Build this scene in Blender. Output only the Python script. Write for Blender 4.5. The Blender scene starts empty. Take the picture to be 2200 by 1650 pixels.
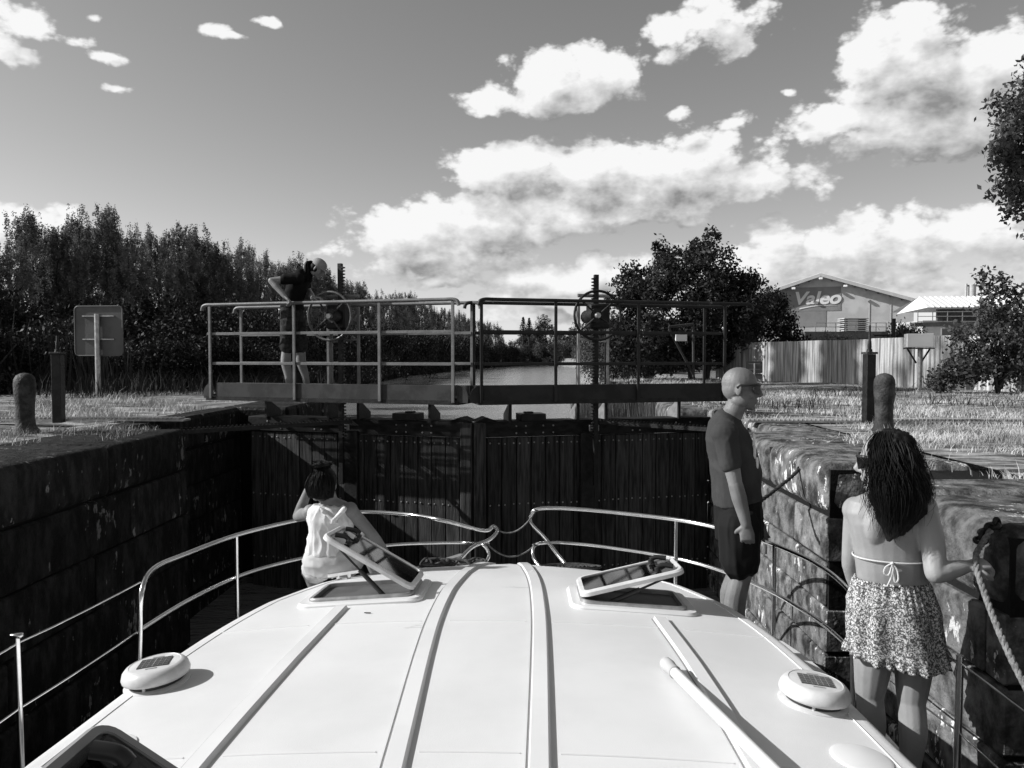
import bpy, math, random
import numpy as np
from mathutils import Vector, Matrix, Quaternion, noise
random.seed(7); RNG = np.random.default_rng(7)
S = bpy.context.scene
COL = S.collection
R = math.radians

# ------------------------------------------------------------------ camera
CAM = Vector((0, 0, 0.69))
cd = bpy.data.cameras.new("camera"); cam = bpy.data.objects.new("camera", cd); COL.objects.link(cam)
cd.sensor_width = 36; cd.lens = 27.0; cd.clip_start = 0.05; cd.clip_end = 6000
CQ = Vector((-0.0242, 1, -0.0363)).to_track_quat('-Z', 'Y')
cam.location = CAM; cam.rotation_mode = 'QUATERNION'; cam.rotation_quaternion = CQ
S.camera = cam
def at(px, py, Y):
    """point of the place seen at photo pixel (px, py), Y metres down the lock"""
    d = CQ @ Vector(((px - 1100) / 1650, (825 - py) / 1650, -1))
    return CAM + d * (Y / d.y)

# ------------------------------------------------------------------ light and exposure
S.view_settings.view_transform = 'Standard'; S.view_settings.look = 'None'
S.view_settings.gamma = 1; S.view_settings.use_curve_mapping = False
S.view_settings.exposure = 0.6
SUN_EL, SUN_AZ = 31.5, 2.5          # height; degrees behind the left-hand side
ld = bpy.data.lights.new("sun", 'SUN'); ld.energy = 4.3; ld.angle = R(0.5); ld.color = (1, 1, 1)
sun = bpy.data.objects.new("sun", ld); COL.objects.link(sun)
e, a = R(SUN_EL), R(SUN_AZ)
TO_SUN = Vector((-math.cos(e) * math.cos(a), -math.cos(e) * math.sin(a), math.sin(e)))
sun.rotation_mode = 'QUATERNION'; sun.rotation_quaternion = TO_SUN.to_track_quat('Z', 'Y')
sun.location = (-40, 0, 30)

W = bpy.data.worlds.new("World"); S.world = W; W.use_nodes = True
wt = W.node_tree; wt.nodes.clear()
WSTR = 0.10
class NB:
    """small helper that chains shader nodes"""
    def __init__(s, t): s.t = t
    def n(s, typ, ins=None, **kw):
        nd = s.t.nodes.new(typ)
        for k, v in kw.items(): setattr(nd, k, v)
        for k, v in (ins or {}).items():
            sk = nd.inputs[k]
            if isinstance(v, bpy.types.NodeSocket): s.t.links.new(v, sk)
            else: sk.default_value = v
        return nd
    def m(s, op, a, b=0.0, c=None, clamp=False):
        d = {0: a, 1: b}
        if c is not None: d[2] = c
        return s.n('ShaderNodeMath', d, operation=op, use_clamp=clamp).outputs[0]
    def v(s, op, a, b=(0, 0, 0)):
        nd = s.n('ShaderNodeVectorMath', {0: a, 1: b}, operation=op)
        return nd.outputs['Value'] if op in ('LENGTH', 'DOT_PRODUCT') else nd.outputs[0]
    def mr(s, x, a, b, c=0.0, d=1.0, smooth=True):
        return s.n('ShaderNodeMapRange', {'Value': x, 'From Min': a, 'From Max': b, 'To Min': c, 'To Max': d},
                   interpolation_type='SMOOTHSTEP' if smooth else 'LINEAR', clamp=True).outputs[0]
    def noise(s, vec, scale, detail=4, rough=0.55, dist=0.0):
        return s.n('ShaderNodeTexNoise', {'Vector': vec, 'Scale': scale, 'Detail': detail, 'Roughness': rough, 'Distortion': dist}).outputs['Fac']
    def mix(s, f, a, b):
        nd = s.n('ShaderNodeMix', {'Factor': f}, data_type='FLOAT')
        for k, v in ((2, a), (3, b)):
            if isinstance(v, bpy.types.NodeSocket): s.t.links.new(v, nd.inputs[k])
            else: nd.inputs[k].default_value = v
        return nd.outputs[0]

# clouds: (px, py, half width, half height, strength) read from the photograph as directions
CL = [(1510, 58, 118, 46, .55), (1450, 48, 50, 24, .32),
      (1070, 208, 66, 28, .75), (1175, 182, 112, 54, 1.0), (1290, 160, 75, 52, .92),
      (1950, 150, 118, 88, 1.05), (2120, 175, 120, 84, .85), (1835, 264, 115, 36, .6), (2000, 260, 185, 56, .88),
      (1100, 365, 120, 46, .8), (1290, 358, 160, 56, .92), (1460, 362, 165, 60, .92), (1610, 384, 110, 42, .66), (1330, 430, 220, 44, .72),
      (870, 508, 112, 50, .95), (1045, 478, 165, 58, .95), (960, 560, 165, 38, .62), (1200, 455, 130, 44, .82),
      (1180, 605, 130, 36, .88), (1275, 578, 30, 34, .8), (930, 607, 100, 18, .42), (1350, 590, 50, 34, .62),
      (1850, 535, 330, 66, .52), (1650, 560, 130, 44, .55), (2120, 470, 170, 44, .34), (1800, 625, 380, 28, .42),
      (1150, 675, 210, 24, .5), (1080, 640, 110, 18, .36), (1990, 335, 160, 14, .20),
      (32, 30, 62, 30, .48), (2, 92, 28, 28, .42), (50, 112, 38, 16, .38), (165, 82, 40, 16, .34), (218, 32, 30, 12, .28),
      (235, 118, 58, 13, .30), (252, 182, 46, 12, .36), (458, 70, 46, 11, .30), (505, 84, 36, 9, .30), (570, 49, 34, 11, .36),
      (395, 58, 22, 8, .26), (45, 468, 75, 32, .55), (1570, 268, 48, 20, .32), (1455, 238, 36, 12, .32), (1690, 200, 18, 12, .25)]
def azel(px, py):
    d = (CQ @ Vector(((px - 1100) / 1650, (825 - py) / 1650, -1))).normalized()
    return math.atan2(d.x, d.y), math.asin(d.z)
g = bpy.data.node_groups.new("cloud_field", 'ShaderNodeTree')
g.interface.new_socket("P", in_out='INPUT', socket_type='NodeSocketVector')
g.interface.new_socket("D", in_out='INPUT', socket_type='NodeSocketVector')
g.interface.new_socket("F", in_out='OUTPUT', socket_type='NodeSocketFloat')
b = NB(g); gi = g.nodes.new('NodeGroupInput'); go = g.nodes.new('NodeGroupOutput')
P, D = gi.outputs['P'], gi.outputs['D']
wn = b.n('ShaderNodeTexNoise', {'Vector': P, 'Scale': 9.0, 'Detail': 2.0}).outputs['Color']
warp = b.v('MULTIPLY', b.v('SUBTRACT', wn, (.5, .5, .5)), (.055, .03, 0))
Pw = b.v('ADD', P, warp)
F = None
for (px, py, rx, ry, st) in CL:
    a0, e0 = azel(px, py); ca = math.cos(a0)
    k = b.v('MULTIPLY', b.v('SUBTRACT', Pw, (a0, e0, 0)), (1650 / rx / 1.12, 1650 / ry / 1.12, 0))
    f = b.m('SUBTRACT', st, b.m('MULTIPLY', b.v('LENGTH', k), max(st, .62)))
    F = f if F is None else b.m('MAXIMUM', F, f)
# the rest of the sky: scattered cumulus from low-frequency noise, away from the clouds placed above
sx = b.n('ShaderNodeSeparateXYZ', {0: P})
side = b.mr(b.m('ABSOLUTE', sx.outputs[0]), 0.72, 1.0)
gen = b.m('MULTIPLY', b.m('SUBTRACT', b.noise(D, 3.2, 2), 0.68), 5.0)
gen = b.mix(side, -1.0, gen)
F = b.m('MAXIMUM', F, gen); F = b.m('MAXIMUM', F, -.9)
st3 = b.v('MULTIPLY', P, (1, 1.6, 0))
n1 = b.m('SUBTRACT', b.noise(st3, 16, 8, .60, .25), .5)
n2 = b.m('SUBTRACT', b.noise(b.v('MULTIPLY', P, (1, 2.2, 0)), 46, 5, .6, .2), .5)
vo = b.n('ShaderNodeTexVoronoi', {'Vector': b.v('ADD', b.v('MULTIPLY', P, (1, 1.35, 0)), b.v('MULTIPLY', warp, (.5, .6, 0))), 'Scale': 19.0, 'Detail': 3.0, 'Roughness': .55}, feature='F1', voronoi_dimensions='2D', normalize=True)
puff = b.m('SUBTRACT', .42, vo.outputs['Distance'])
F = b.m('ADD', F, b.m('ADD', b.m('MULTIPLY', n1, 1.15), b.m('ADD', b.m('MULTIPLY', n2, .38), b.m('MULTIPLY', puff, 1.45))))
g.links.new(F, go.inputs['F'])

b = NB(wt)
tc = b.n('ShaderNodeTexCoord'); D = b.v('NORMALIZE', tc.outputs['Generated'])
sp = b.n('ShaderNodeSeparateXYZ', {0: D})
az = b.m('ARCTAN2', sp.outputs[0], sp.outputs[1]); el = b.m('ARCSINE', sp.outputs[2])
P = b.n('ShaderNodeCombineXYZ', {0: az, 1: el, 2: 0.0}).outputs[0]
def field(off):
    nd = b.n('ShaderNodeGroup'); nd.node_tree = g
    wt.links.new(b.v('ADD', P, off) if off else P, nd.inputs['P']); wt.links.new(D, nd.inputs['D'])
    return nd.outputs['F']
F0, F1, F2 = field(None), field((-.006, .012, 0)), field((-.022, .04, 0))
dens = b.mr(F0, .03, .36)
grad1 = b.m('SUBTRACT', F0, F1); grad2 = b.m('SUBTRACT', F0, F2)
lit = b.m('ADD', b.m('MULTIPLY', grad1, .22), b.m('MULTIPLY', grad2, .78))
thick = b.mr(F0, .1, 1.3)
lit = b.m('SUBTRACT', lit, b.m('MULTIPLY', thick, .36))
cval = b.mr(b.m('ADD', lit, .66), .05, 1.0, .28, .96, False)
sky = b.n('ShaderNodeTexSky', sky_type='NISHITA', sun_disc=False, sun_elevation=R(SUN_EL),
          sun_rotation=math.atan2(TO_SUN.x, TO_SUN.y), air_density=1.0, dust_density=.6, ozone_density=1.0)
sc = b.n('ShaderNodeSeparateColor', {0: sky.outputs[0]})
SK = b.m('MULTIPLY', b.m('ADD', b.m('MULTIPLY', sc.outputs[0], .75), b.m('MULTIPLY', sc.outputs[1], .25)), 1.0)
CG = 1.0 / (WSTR * 2 ** S.view_settings.exposure)
val = b.mix(b.m('MULTIPLY', dens, .97), SK, b.m('MULTIPLY', cval, CG))
bg = b.n('ShaderNodeBackground', {'Color': val, 'Strength': WSTR})
wo = b.n('ShaderNodeOutputWorld', {'Surface': bg.outputs[0]})
W.cycles.sampling_method = 'MANUAL'; W.cycles.sample_map_resolution = 512

# ------------------------------------------------------------------ materials
def mat(name, base, rough=.6, metal=0.0, base2=None, scale=6, detail=4, lo=.4, hi=.6, stretch=(1, 1, 1), bump=0.0, bscale=40,
        spec=.4, rnd=0.0, coord='Object', spots=None, spot_scale=20, spot_thr=.62, spot_stretch=(1, 1, 1), dist=0.0, bstretch=(1, 1, 1)):
    m = bpy.data.materials.new(name); m.use_nodes = True
    t = m.node_tree; b = NB(t); bs = t.nodes['Principled BSDF']
    c = b.n('ShaderNodeTexCoord').outputs[coord]
    if coord == 'Object' and rnd:
        oi = b.n('ShaderNodeObjectInfo'); c = b.v('ADD', c, b.n('ShaderNodeCombineXYZ', {0: b.m('MULTIPLY', oi.outputs['Random'], 37.0), 1: b.m('MULTIPLY', oi.outputs['Random'], 11.0), 2: 0.0}).outputs[0])
    val = base
    if base2 is not None:
        n = b.noise(b.v('MULTIPLY', c, stretch), scale, detail, .6, dist)
        val = b.mix(b.mr(n, lo, hi), base, base2)
    if spots is not None:
        n = b.noise(b.v('MULTIPLY', c, spot_stretch), spot_scale, 5, .65)
        n2 = b.noise(c, 1.6, 2)
        val = b.mix(b.mr(b.m('ADD', n, b.m('MULTIPLY', b.m('SUBTRACT', n2, .5), .75)), spot_thr, spot_thr + .035), val, spots)
    if rnd:
        f = b.m('ADD', 1 - rnd, b.m('MULTIPLY', oi.outputs['Random'], 2 * rnd)); val = b.m('MULTIPLY', val, f)
    if isinstance(val, bpy.types.NodeSocket): t.links.new(val, bs.inputs['Base Color'])
    else: bs.inputs['Base Color'].default_value = (val, val, val, 1)
    bs.inputs['Roughness'].default_value = rough; bs.inputs['Metallic'].default_value = metal
    bs.inputs['Specular IOR Level'].default_value = spec
    if bump:
        bn = b.n('ShaderNodeBump', {'Height': b.noise(b.v('MULTIPLY', c, bstretch), bscale, 5, .6), 'Strength': min(bump, 1.0), 'Distance': .02 * max(1, bump)})
        t.links.new(bn.outputs[0], bs.inputs['Normal'])
    return m
def leafmat(name, v, v2, rough=.55, trans=.25):
    m = bpy.data.materials.new(name); m.use_nodes = True; t = m.node_tree; t.nodes.clear(); b = NB(t)
    c = b.n('ShaderNodeTexCoord').outputs['Object']; oi = b.n('ShaderNodeObjectInfo')
    wn = b.n('ShaderNodeTexWhiteNoise', {'Vector': b.v('MULTIPLY', c, (3, 3, 3))}, noise_dimensions='3D')
    n = b.noise(c, 1.3, 3)
    f = b.m('ADD', b.m('MULTIPLY', n, .7), b.m('MULTIPLY', oi.outputs['Random'], .3))
    val = b.mix(b.mr(f, .3, .75), v, v2)
    d = b.n('ShaderNodeBsdfPrincipled', {'Base Color': val, 'Roughness': rough, 'Specular IOR Level': .12})
    tr = b.n('ShaderNodeBsdfTranslucent', {'Color': val})
    mx = b.n('ShaderNodeMixShader', {0: trans, 1: d.outputs[0], 2: tr.outputs[0]})
    b.n('ShaderNodeOutputMaterial', {'Surface': mx.outputs[0]})
    return m

M = {}
M['stone'] = mat('shaded_lock_stone', .010, .85, base2=.034, scale=7, detail=9, lo=.40, hi=.68, stretch=(1.6, 1.6, .6), bump=1.4, bscale=24, rnd=.35, spots=.20, spot_scale=13, spot_thr=.67, spot_stretch=(1.4, 1.4, .6), spec=.12)  # left wall's copy of the stone, its shade put into the colour
M['stone_sunlit'] = mat('sunny_lock_stone', .030, .9, base2=.20, scale=9, detail=12, lo=.33, hi=.68, stretch=(1.0, 1.0, .8), bump=.9, bscale=40, rnd=.22, spots=.58, spot_scale=17, spot_thr=.655, spot_stretch=(1.3, 1.3, .6), spec=.1)  # right wall's paler copy, sunlight put into the colour
M['stone_dark'] = mat('mortar', .012, .9, bump=.6, bscale=30, spec=.1)
M['ground'] = mat('quay_soil', .055, .95, base2=.36, scale=2.6, detail=10, lo=.40, hi=.64, stretch=(.8, 3.2, 1), bump=1.0, bscale=14, spec=.1, bstretch=(1, 1.6, 1))
M['grass'] = mat('dry_grass', .18, .8, base2=.60, scale=1.1, detail=6, lo=.35, hi=.65, spec=.12)
M['greengrass'] = mat('dark_grass', .018, .8, base2=.05, scale=1.3, detail=5, lo=.35, hi=.65, spec=.1)
M['wood'] = mat('gate_oak', .018, .75, base2=.078, scale=3, detail=7, lo=.3, hi=.7, stretch=(12, 12, .8), bump=.5, bscale=18, bstretch=(6, 6, .5), rnd=.3, spec=.1)
M['beam'] = mat('gate_beam', .012, .75, base2=.024, scale=3, stretch=(1, 6, 6), bump=.4, bscale=14, spec=.12)
M['paint_lit'] = mat('gate_paint_lit', .032, .5, base2=.050, scale=4, detail=6, bump=.15, bscale=60, spec=.2, spots=.12, spot_scale=9, spot_thr=.80)  # lit copy of the gate paint, sunlight put into its grey
M['paint_unlit'] = mat('gate_paint_unlit', .016, .5, base2=.026, scale=4, detail=6, bump=.15, bscale=60, spec=.2, spots=.14, spot_scale=7, spot_thr=.76)  # same gate paint darkened for the unlit right leaf
M['rail_lit'] = mat('rail_paint_lit', .12, .45, base2=.16, scale=6, detail=6, bump=.15, bscale=60, spec=.3)  # rails of the left leaf, lightened in colour as if sunlit
M['iron'] = mat('black_iron', .009, .5, base2=.018, scale=9, bump=.3, bscale=50, spec=.25)
M['castiron'] = mat('bollard_iron', .020, .6, base2=.055, scale=9, detail=7, bump=.6, bscale=40, spec=.2)
M['galv'] = mat('galvanised', .30, .4, .6, base2=.42, scale=12, spec=.5)
M['signback'] = mat('sign_back', .085, .55, base2=.105, scale=2, detail=7, bump=.1, spec=.2)
M['white'] = mat('white_plate', .78, .5)
M['steel'] = mat('stainless', .75, .16, 1.0, base2=.68, scale=20)
M['gel'] = mat('gelcoat', .69, .35, base2=.61, scale=1.3, detail=9, lo=.35, hi=.72, spec=.35, bump=.14, bscale=300, spots=.54, spot_scale=3.1, spot_thr=.76, spot_stretch=(1, 3, 1))
M['gelsmooth'] = mat('gelcoat_smooth', .70, .25, base2=.66, scale=2, spec=.45)
M['rubber'] = mat('seam_rubber', .16, .6)
M['plastic'] = mat('vent_plastic', .60, .35, base2=.50, scale=11, detail=7)
M['hullgrey'] = mat('hull_grey', .25, .4)
M['black'] = mat('black_plastic', .02, .4)
M['ropeblk'] = mat('dark_rope', .02, .85, base2=.05, scale=60)
M['rope'] = mat('natural_rope', .22, .9, base2=.13, scale=40, bump=.6, bscale=200, spec=.1)
M['skin'] = mat('skin', .215, .5, base2=.165, scale=9, detail=7, lo=.35, hi=.65, bump=.16, bscale=120, spec=.3, spots=.12, spot_scale=40, spot_thr=.80)
M['skin_tan'] = mat('tanned_skin', .27, .48, base2=.225, scale=6, detail=6, lo=.35, hi=.65, bump=.10, bscale=150, spec=.3)
M['skin_man'] = mat('man_skin', .175, .5, base2=.13, scale=10, detail=8, lo=.35, hi=.65, bump=.2, bscale=110, spec=.35, spots=.09, spot_scale=38, spot_thr=.82)
M['hair'] = mat('dark_hair', .004, .6, base2=.009, scale=5, stretch=(14, 14, 1), spec=.16)
M['tee'] = mat('dark_tshirt', .042, .9, base2=.052, scale=4, bump=.25, bscale=300, spec=.1)
M['shorts'] = mat('black_shorts', .010, .8, bump=.2, bscale=200, spec=.12)
M['blackcloth'] = mat('black_cloth', .007, .85, bump=.2, bscale=200, spec=.1)
M['denim'] = mat('dark_denim', .020, .85, base2=.040, scale=30, bump=.3, bscale=150, spec=.1)
M['whitecloth'] = mat('white_cotton', .62, .9, base2=.56, scale=5, bump=.3, bscale=200, spec=.1)
M['cream'] = mat('cream_cotton', .54, .9, base2=.47, scale=5, bump=.3, bscale=200, spec=.1)
M['cap'] = mat('grey_cap', .26, .85, base2=.22, scale=8, bump=.2, bscale=300, spec=.1)
M['lens'] = mat('dark_lens', .008, .06, spec=.8)
M['bark'] = mat('bark', .03, .9, base2=.06, scale=5, stretch=(3, 3, .6), bump=1, bscale=18, spec=.1)
M['facade'] = mat('factory_facade', .44, .8, base2=.36, scale=.5, detail=7, bump=.8, bscale=1.5, spec=.2, spots=.30, spot_scale=.8, spot_thr=.74, spot_stretch=(1, 1, .4))
M['facade_panel'] = mat('painted_panel', .21, .8, base2=.18, scale=.6, detail=6, bump=.6, bscale=1.5, spec=.2)
M['facade_text'] = mat('pale_lettering', .62, .8, base2=.56, scale=.8)
M['roofsheet'] = mat('pale_sheet_roof', .72, .45, base2=.65, scale=1.2, detail=6, stretch=(1, .3, 1))
M['concrete'] = mat('streaked_concrete', .13, .9, base2=.46, scale=3.8, detail=9, lo=.36, hi=.66, stretch=(4.5, 4.5, .20), bump=.5, bscale=12, spec=.1, rnd=.2)
M['cladding'] = mat('dark_cladding', .05, .6, base2=.08, scale=3)
M['pale'] = mat('pale_render', .42, .8, base2=.36, scale=1.5, detail=6)
M['glassdark'] = mat('dark_window', .03, .08, spec=.7)
M['leaf_pop'] = leafmat('poplar_leaf', .065, .21, trans=.35)
M['leaf_dark'] = leafmat('dark_leaf', .010, .030, trans=.1)  # near-black on the left bank bushes, their shade put into the colour
M['leaf_mid'] = leafmat('mid_leaf', .030, .115, trans=.25)
M['leaf_shrub'] = leafmat('shrub_leaf', .030, .095)
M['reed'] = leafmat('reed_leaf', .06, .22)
M['well_panel'] = mat('hatch_well_shade', .10, .6, base2=.07, scale=6)  # dark tone stands for shade inside the open hatch
M['wheel_iron'] = mat('wheel_iron', .05, .4, base2=.09, scale=20, spec=.5)
M['solar'] = mat('solar_cell', .025, .2, base2=.035, scale=10, spec=.6)

# water
m = bpy.data.materials.new('canal_water'); m.use_nodes = True; t = m.node_tree; b = NB(t); bs = t.nodes['Principled BSDF']
bs.inputs['Base Color'].default_value = (.20, .20, .20, 1); bs.inputs['Roughness'].default_value = .15; bs.inputs['IOR'].default_value = 1.45
c = b.n('ShaderNodeTexCoord').outputs['Object']
h = b.m('ADD', b.noise(b.v('MULTIPLY', c, (.45, 1.3, 1)), 2.2, 5, .65, .3), b.m('MULTIPLY', b.noise(b.v('MULTIPLY', c, (.12, .35, 1)), 1.0, 3), 1.2))
bn = b.n('ShaderNodeBump', {'Height': h, 'Strength': .5, 'Distance': .16}); t.links.new(bn.outputs[0], bs.inputs['Normal'])
M['water'] = m
# tinted hatch glass
m = bpy.data.materials.new('tinted_acrylic'); m.use_nodes = True; t = m.node_tree; t.nodes.clear(); b = NB(t)
tr = b.n('ShaderNodeBsdfTransparent', {'Color': (.42, .42, .42, 1)}); gl = b.n('ShaderNodeBsdfGlossy', {'Color': (.9, .9, .9, 1), 'Roughness': .04})
fr = b.n('ShaderNodeFresnel', {'IOR': 1.5})
b.n('ShaderNodeOutputMaterial', {'Surface': b.n('ShaderNodeMixShader', {0: fr.outputs[0], 1: tr.outputs[0], 2: gl.outputs[0]}).outputs[0]})
M['acrylic'] = m
# floral skirt print
m = bpy.data.materials.new('floral_print'); m.use_nodes = True; t = m.node_tree; b = NB(t); bs = t.nodes['Principled BSDF']
c = b.n('ShaderNodeTexCoord').outputs['Object']
n = b.noise(c, 120, 3, .65, 1.8); n2 = b.n('ShaderNodeTexVoronoi', {'Vector': c, 'Scale': 110.0}).outputs['Distance']
v = b.mix(b.mr(b.m('ADD', n, b.m('MULTIPLY', n2, .22)), .52, .63), .60, .06)
t.links.new(v, bs.inputs['Base Color']); bs.inputs['Roughness'].default_value = .9; bs.inputs['Specular IOR Level'].default_value = .1
M['floral'] = m

# ------------------------------------------------------------------ objects
def tag(o, label, cat, group=None, kind=None):
    if label: o['label'] = label
    if cat: o['category'] = cat
    if group: o['group'] = group
    if kind: o['kind'] = kind
    return o
def thing(name, label, cat, loc=(0, 0, 0), rz=0.0, group=None):
    o = bpy.data.objects.new(name, None); COL.objects.link(o); o.location = loc; o.rotation_euler = (0, 0, rz)
    o.empty_display_size = .1
    return tag(o, label, cat, group)
def link(name, me, parent=None, loc=(0, 0, 0)):
    o = bpy.data.objects.new(name, me); COL.objects.link(o); o.location = loc
    if parent: o.parent = parent
    return o
def smooth(me, ang=40):
    me.polygons.foreach_set('use_smooth', [True] * len(me.polygons))
    if ang and hasattr(me, 'set_sharp_from_angle'): me.set_sharp_from_angle(angle=R(ang))

def frames(pts):
    n = len(pts); T = []
    for i in range(n):
        a, c = pts[max(0, i - 1)], pts[min(n - 1, i + 1)]
        d = c - a; T.append(d.normalized() if d.length > 1e-9 else Vector((0, 0, 1)))
    up = Vector((0, 0, 1)) if abs(T[0].z) < .9 else Vector((0, 1, 0))
    u = (up - T[0] * up.dot(T[0])).normalized(); out = []
    for i in range(n):
        u = (u - T[i] * u.dot(T[i])).normalized(); out.append((T[i], u, T[i].cross(u)))
    return out
def spline(pts, k=4):
    pts = [Vector(p) for p in pts]
    if len(pts) < 3: return pts
    out = []
    for i in range(len(pts) - 1):
        p0, p1, p2, p3 = pts[max(0, i - 1)], pts[i], pts[i + 1], pts[min(len(pts) - 1, i + 2)]
        for j in range(k):
            t = j / k
            out.append(.5 * ((2 * p1) + (p2 - p0) * t + (2 * p0 - 5 * p1 + 4 * p2 - p3) * t * t + (3 * p1 - p0 - 3 * p2 + p3) * t ** 3))
    return out + [pts[-1]]
class MB:
    def __init__(s): s.v = []; s.f = []; s.mi = []; s.cur = 0
    def add(s, vs, fs, M4=None):
        o = len(s.v)
        s.v += [tuple(M4 @ Vector(p)) if M4 else tuple(p) for p in vs]
        s.f += [tuple(o + i for i in f) for f in fs]; s.mi += [s.cur] * len(fs); return s
    def box(s, c, d, ch=0.0, M4=None):
        x, y, z = [q / 2 for q in d]
        if ch <= 0:
            vs = [(c[0] + i * x, c[1] + j * y, c[2] + k * z) for k in (-1, 1) for j in (-1, 1) for i in (-1, 1)]
            return s.add(vs, [(0, 2, 3, 1), (4, 5, 7, 6), (0, 1, 5, 4), (2, 6, 7, 3), (0, 4, 6, 2), (1, 3, 7, 5)], M4)
        ch = min(ch, x * .9, y * .9, z * .9); vs = []; idx = {}
        for k in (-1, 1):
            for j in (-1, 1):
                for i in (-1, 1):
                    idx[i, j, k] = len(vs)
                    vs += [(c[0] + i * x, c[1] + j * (y - ch), c[2] + k * (z - ch)), (c[0] + i * (x - ch), c[1] + j * y, c[2] + k * (z - ch)), (c[0] + i * (x - ch), c[1] + j * (y - ch), c[2] + k * z)]
        fs = []
        def q(l, flip): fs.append(tuple(l[::-1] if flip else l))
        for i in (-1, 1):
            q([idx[i, -1, -1], idx[i, 1, -1], idx[i, 1, 1], idx[i, -1, 1]], i < 0)
            q([idx[-1, i, -1] + 1, idx[-1, i, 1] + 1, idx[1, i, 1] + 1, idx[1, i, -1] + 1], i < 0)
            q([idx[-1, -1, i] + 2, idx[1, -1, i] + 2, idx[1, 1, i] + 2, idx[-1, 1, i] + 2], i < 0)
        for i in (-1, 1):
            for j in (-1, 1):
                q([idx[i, j, -1], idx[i, j, -1] + 1, idx[i, j, 1] + 1, idx[i, j, 1]], i * j < 0)
                q([idx[i, -1, j], idx[i, 1, j], idx[i, 1, j] + 2, idx[i, -1, j] + 2], i * j < 0)
                q([idx[-1, i, j] + 1, idx[-1, i, j] + 2, idx[1, i, j] + 2, idx[1, i, j] + 1], i * j < 0)
                for k in (-1, 1):
                    q([idx[i, j, k], idx[i, j, k] + 1, idx[i, j, k] + 2], i * j * k < 0)
        return s.add(vs, fs, M4)
    def tube(s, pts, r, n=8, cap=True, sx=1.0, M4=None):
        pts = [Vector(p) for p in pts]; fr = frames(pts); vs = []; fs = []
        for i, p in enumerate(pts):
            rr = r[i] if isinstance(r, (list, tuple)) else r
            for k in range(n):
                an = 2 * math.pi * k / n
                vs.append(p + fr[i][1] * math.cos(an) * rr * sx + fr[i][2] * math.sin(an) * rr)
        for i in range(len(pts) - 1):
            for k in range(n):
                k2 = (k + 1) % n; fs.append((i * n + k, i * n + k2, (i + 1) * n + k2, (i + 1) * n + k))
        if cap: fs.append(tuple(range(n - 1, -1, -1))); fs.append(tuple((len(pts) - 1) * n + k for k in range(n)))
        return s.add(vs, fs, M4)
    def bar(s, a, c, w, h=None, M4=None):
        a, c = Vector(a), Vector(c); h = h or w; d = (c - a); L = d.length
        z = d.normalized(); up = Vector((0, 0, 1)) if abs(z.z) < .95 else Vector((0, 1, 0))
        x = up.cross(z).normalized(); y = z.cross(x)
        vs = [p + x * i * w / 2 + y * j * h / 2 for p in (a, c) for (i, j) in ((-1, -1), (1, -1), (1, 1), (-1, 1))]
        return s.add(vs, [(3, 2, 1, 0), (4, 5, 6, 7), (0, 1, 5, 4), (1, 2, 6, 5), (2, 3, 7, 6), (3, 0, 4, 7)], M4)
    def lathe(s, prof, n=20, M4=None, sx=1.0, sy=1.0):
        vs = []; fs = []
        for (r, z) in prof:
            for k in range(n):
                an = 2 * math.pi * k / n; vs.append((r * math.cos(an) * sx, r * math.sin(an) * sy, z))
        for i in range(len(prof) - 1):
            for k in range(n):
                k2 = (k + 1) % n; fs.append((i * n + k, i * n + k2, (i + 1) * n + k2, (i + 1) * n + k))
        fs.append(tuple(range(n - 1, -1, -1))); fs.append(tuple((len(prof) - 1) * n + k for k in range(n)))
        return s.add(vs, fs, M4)
    def prism(s, poly, z0, z1, M4=None):
        n = len(poly); vs = [(x, y, z0) for x, y in poly] + [(x, y, z1) for x, y in poly]
        return s.add(vs, [tuple(range(n - 1, -1, -1)), tuple(range(n, 2 * n))] + [(i, (i + 1) % n, n + (i + 1) % n, n + i) for i in range(n)], M4)
    def ell(s, c, r, M4=None, n=14, m=9):
        vs = [(c[0], c[1], c[2] - r[2])]; fs = []
        for i in range(1, m):
            t = math.pi * i / m
            for k in range(n):
                an = 2 * math.pi * k / n
                vs.append((c[0] + r[0] * math.sin(t) * math.cos(an), c[1] + r[1] * math.sin(t) * math.sin(an), c[2] - r[2] * math.cos(t)))
        vs.append((c[0], c[1], c[2] + r[2])); L = len(vs) - 1
        for k in range(n):
            k2 = (k + 1) % n; fs.append((0, 1 + k2, 1 + k)); fs.append((L, L - n + k, L - n + k2))
            for i in range(m - 2): fs.append((1 + i * n + k, 1 + i * n + k2, 1 + (i + 1) * n + k2, 1 + (i + 1) * n + k))
        return s.add(vs, fs, M4)
    def mesh(s, name, mats, sm=0):
        me = bpy.data.meshes.new(name); me.from_pydata(s.v, [], s.f)
        for q in (mats if isinstance(mats, (list, tuple)) else [mats]): me.materials.append(q)
        if s.cur: me.polygons.foreach_set('material_index', s.mi)
        me.update()
        if sm: smooth(me, sm)
        return me
    def build(s, name, mats, parent=None, sm=0, loc=(0, 0, 0)):
        return link(name, s.mesh(name, mats, sm), parent, loc)
def T4(loc, rx=0, ry=0, rz=0):
    return Matrix.Translation(loc) @ Matrix.Rotation(rz, 4, 'Z') @ Matrix.Rotation(ry, 4, 'Y') @ Matrix.Rotation(rx, 4, 'X')
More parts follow.
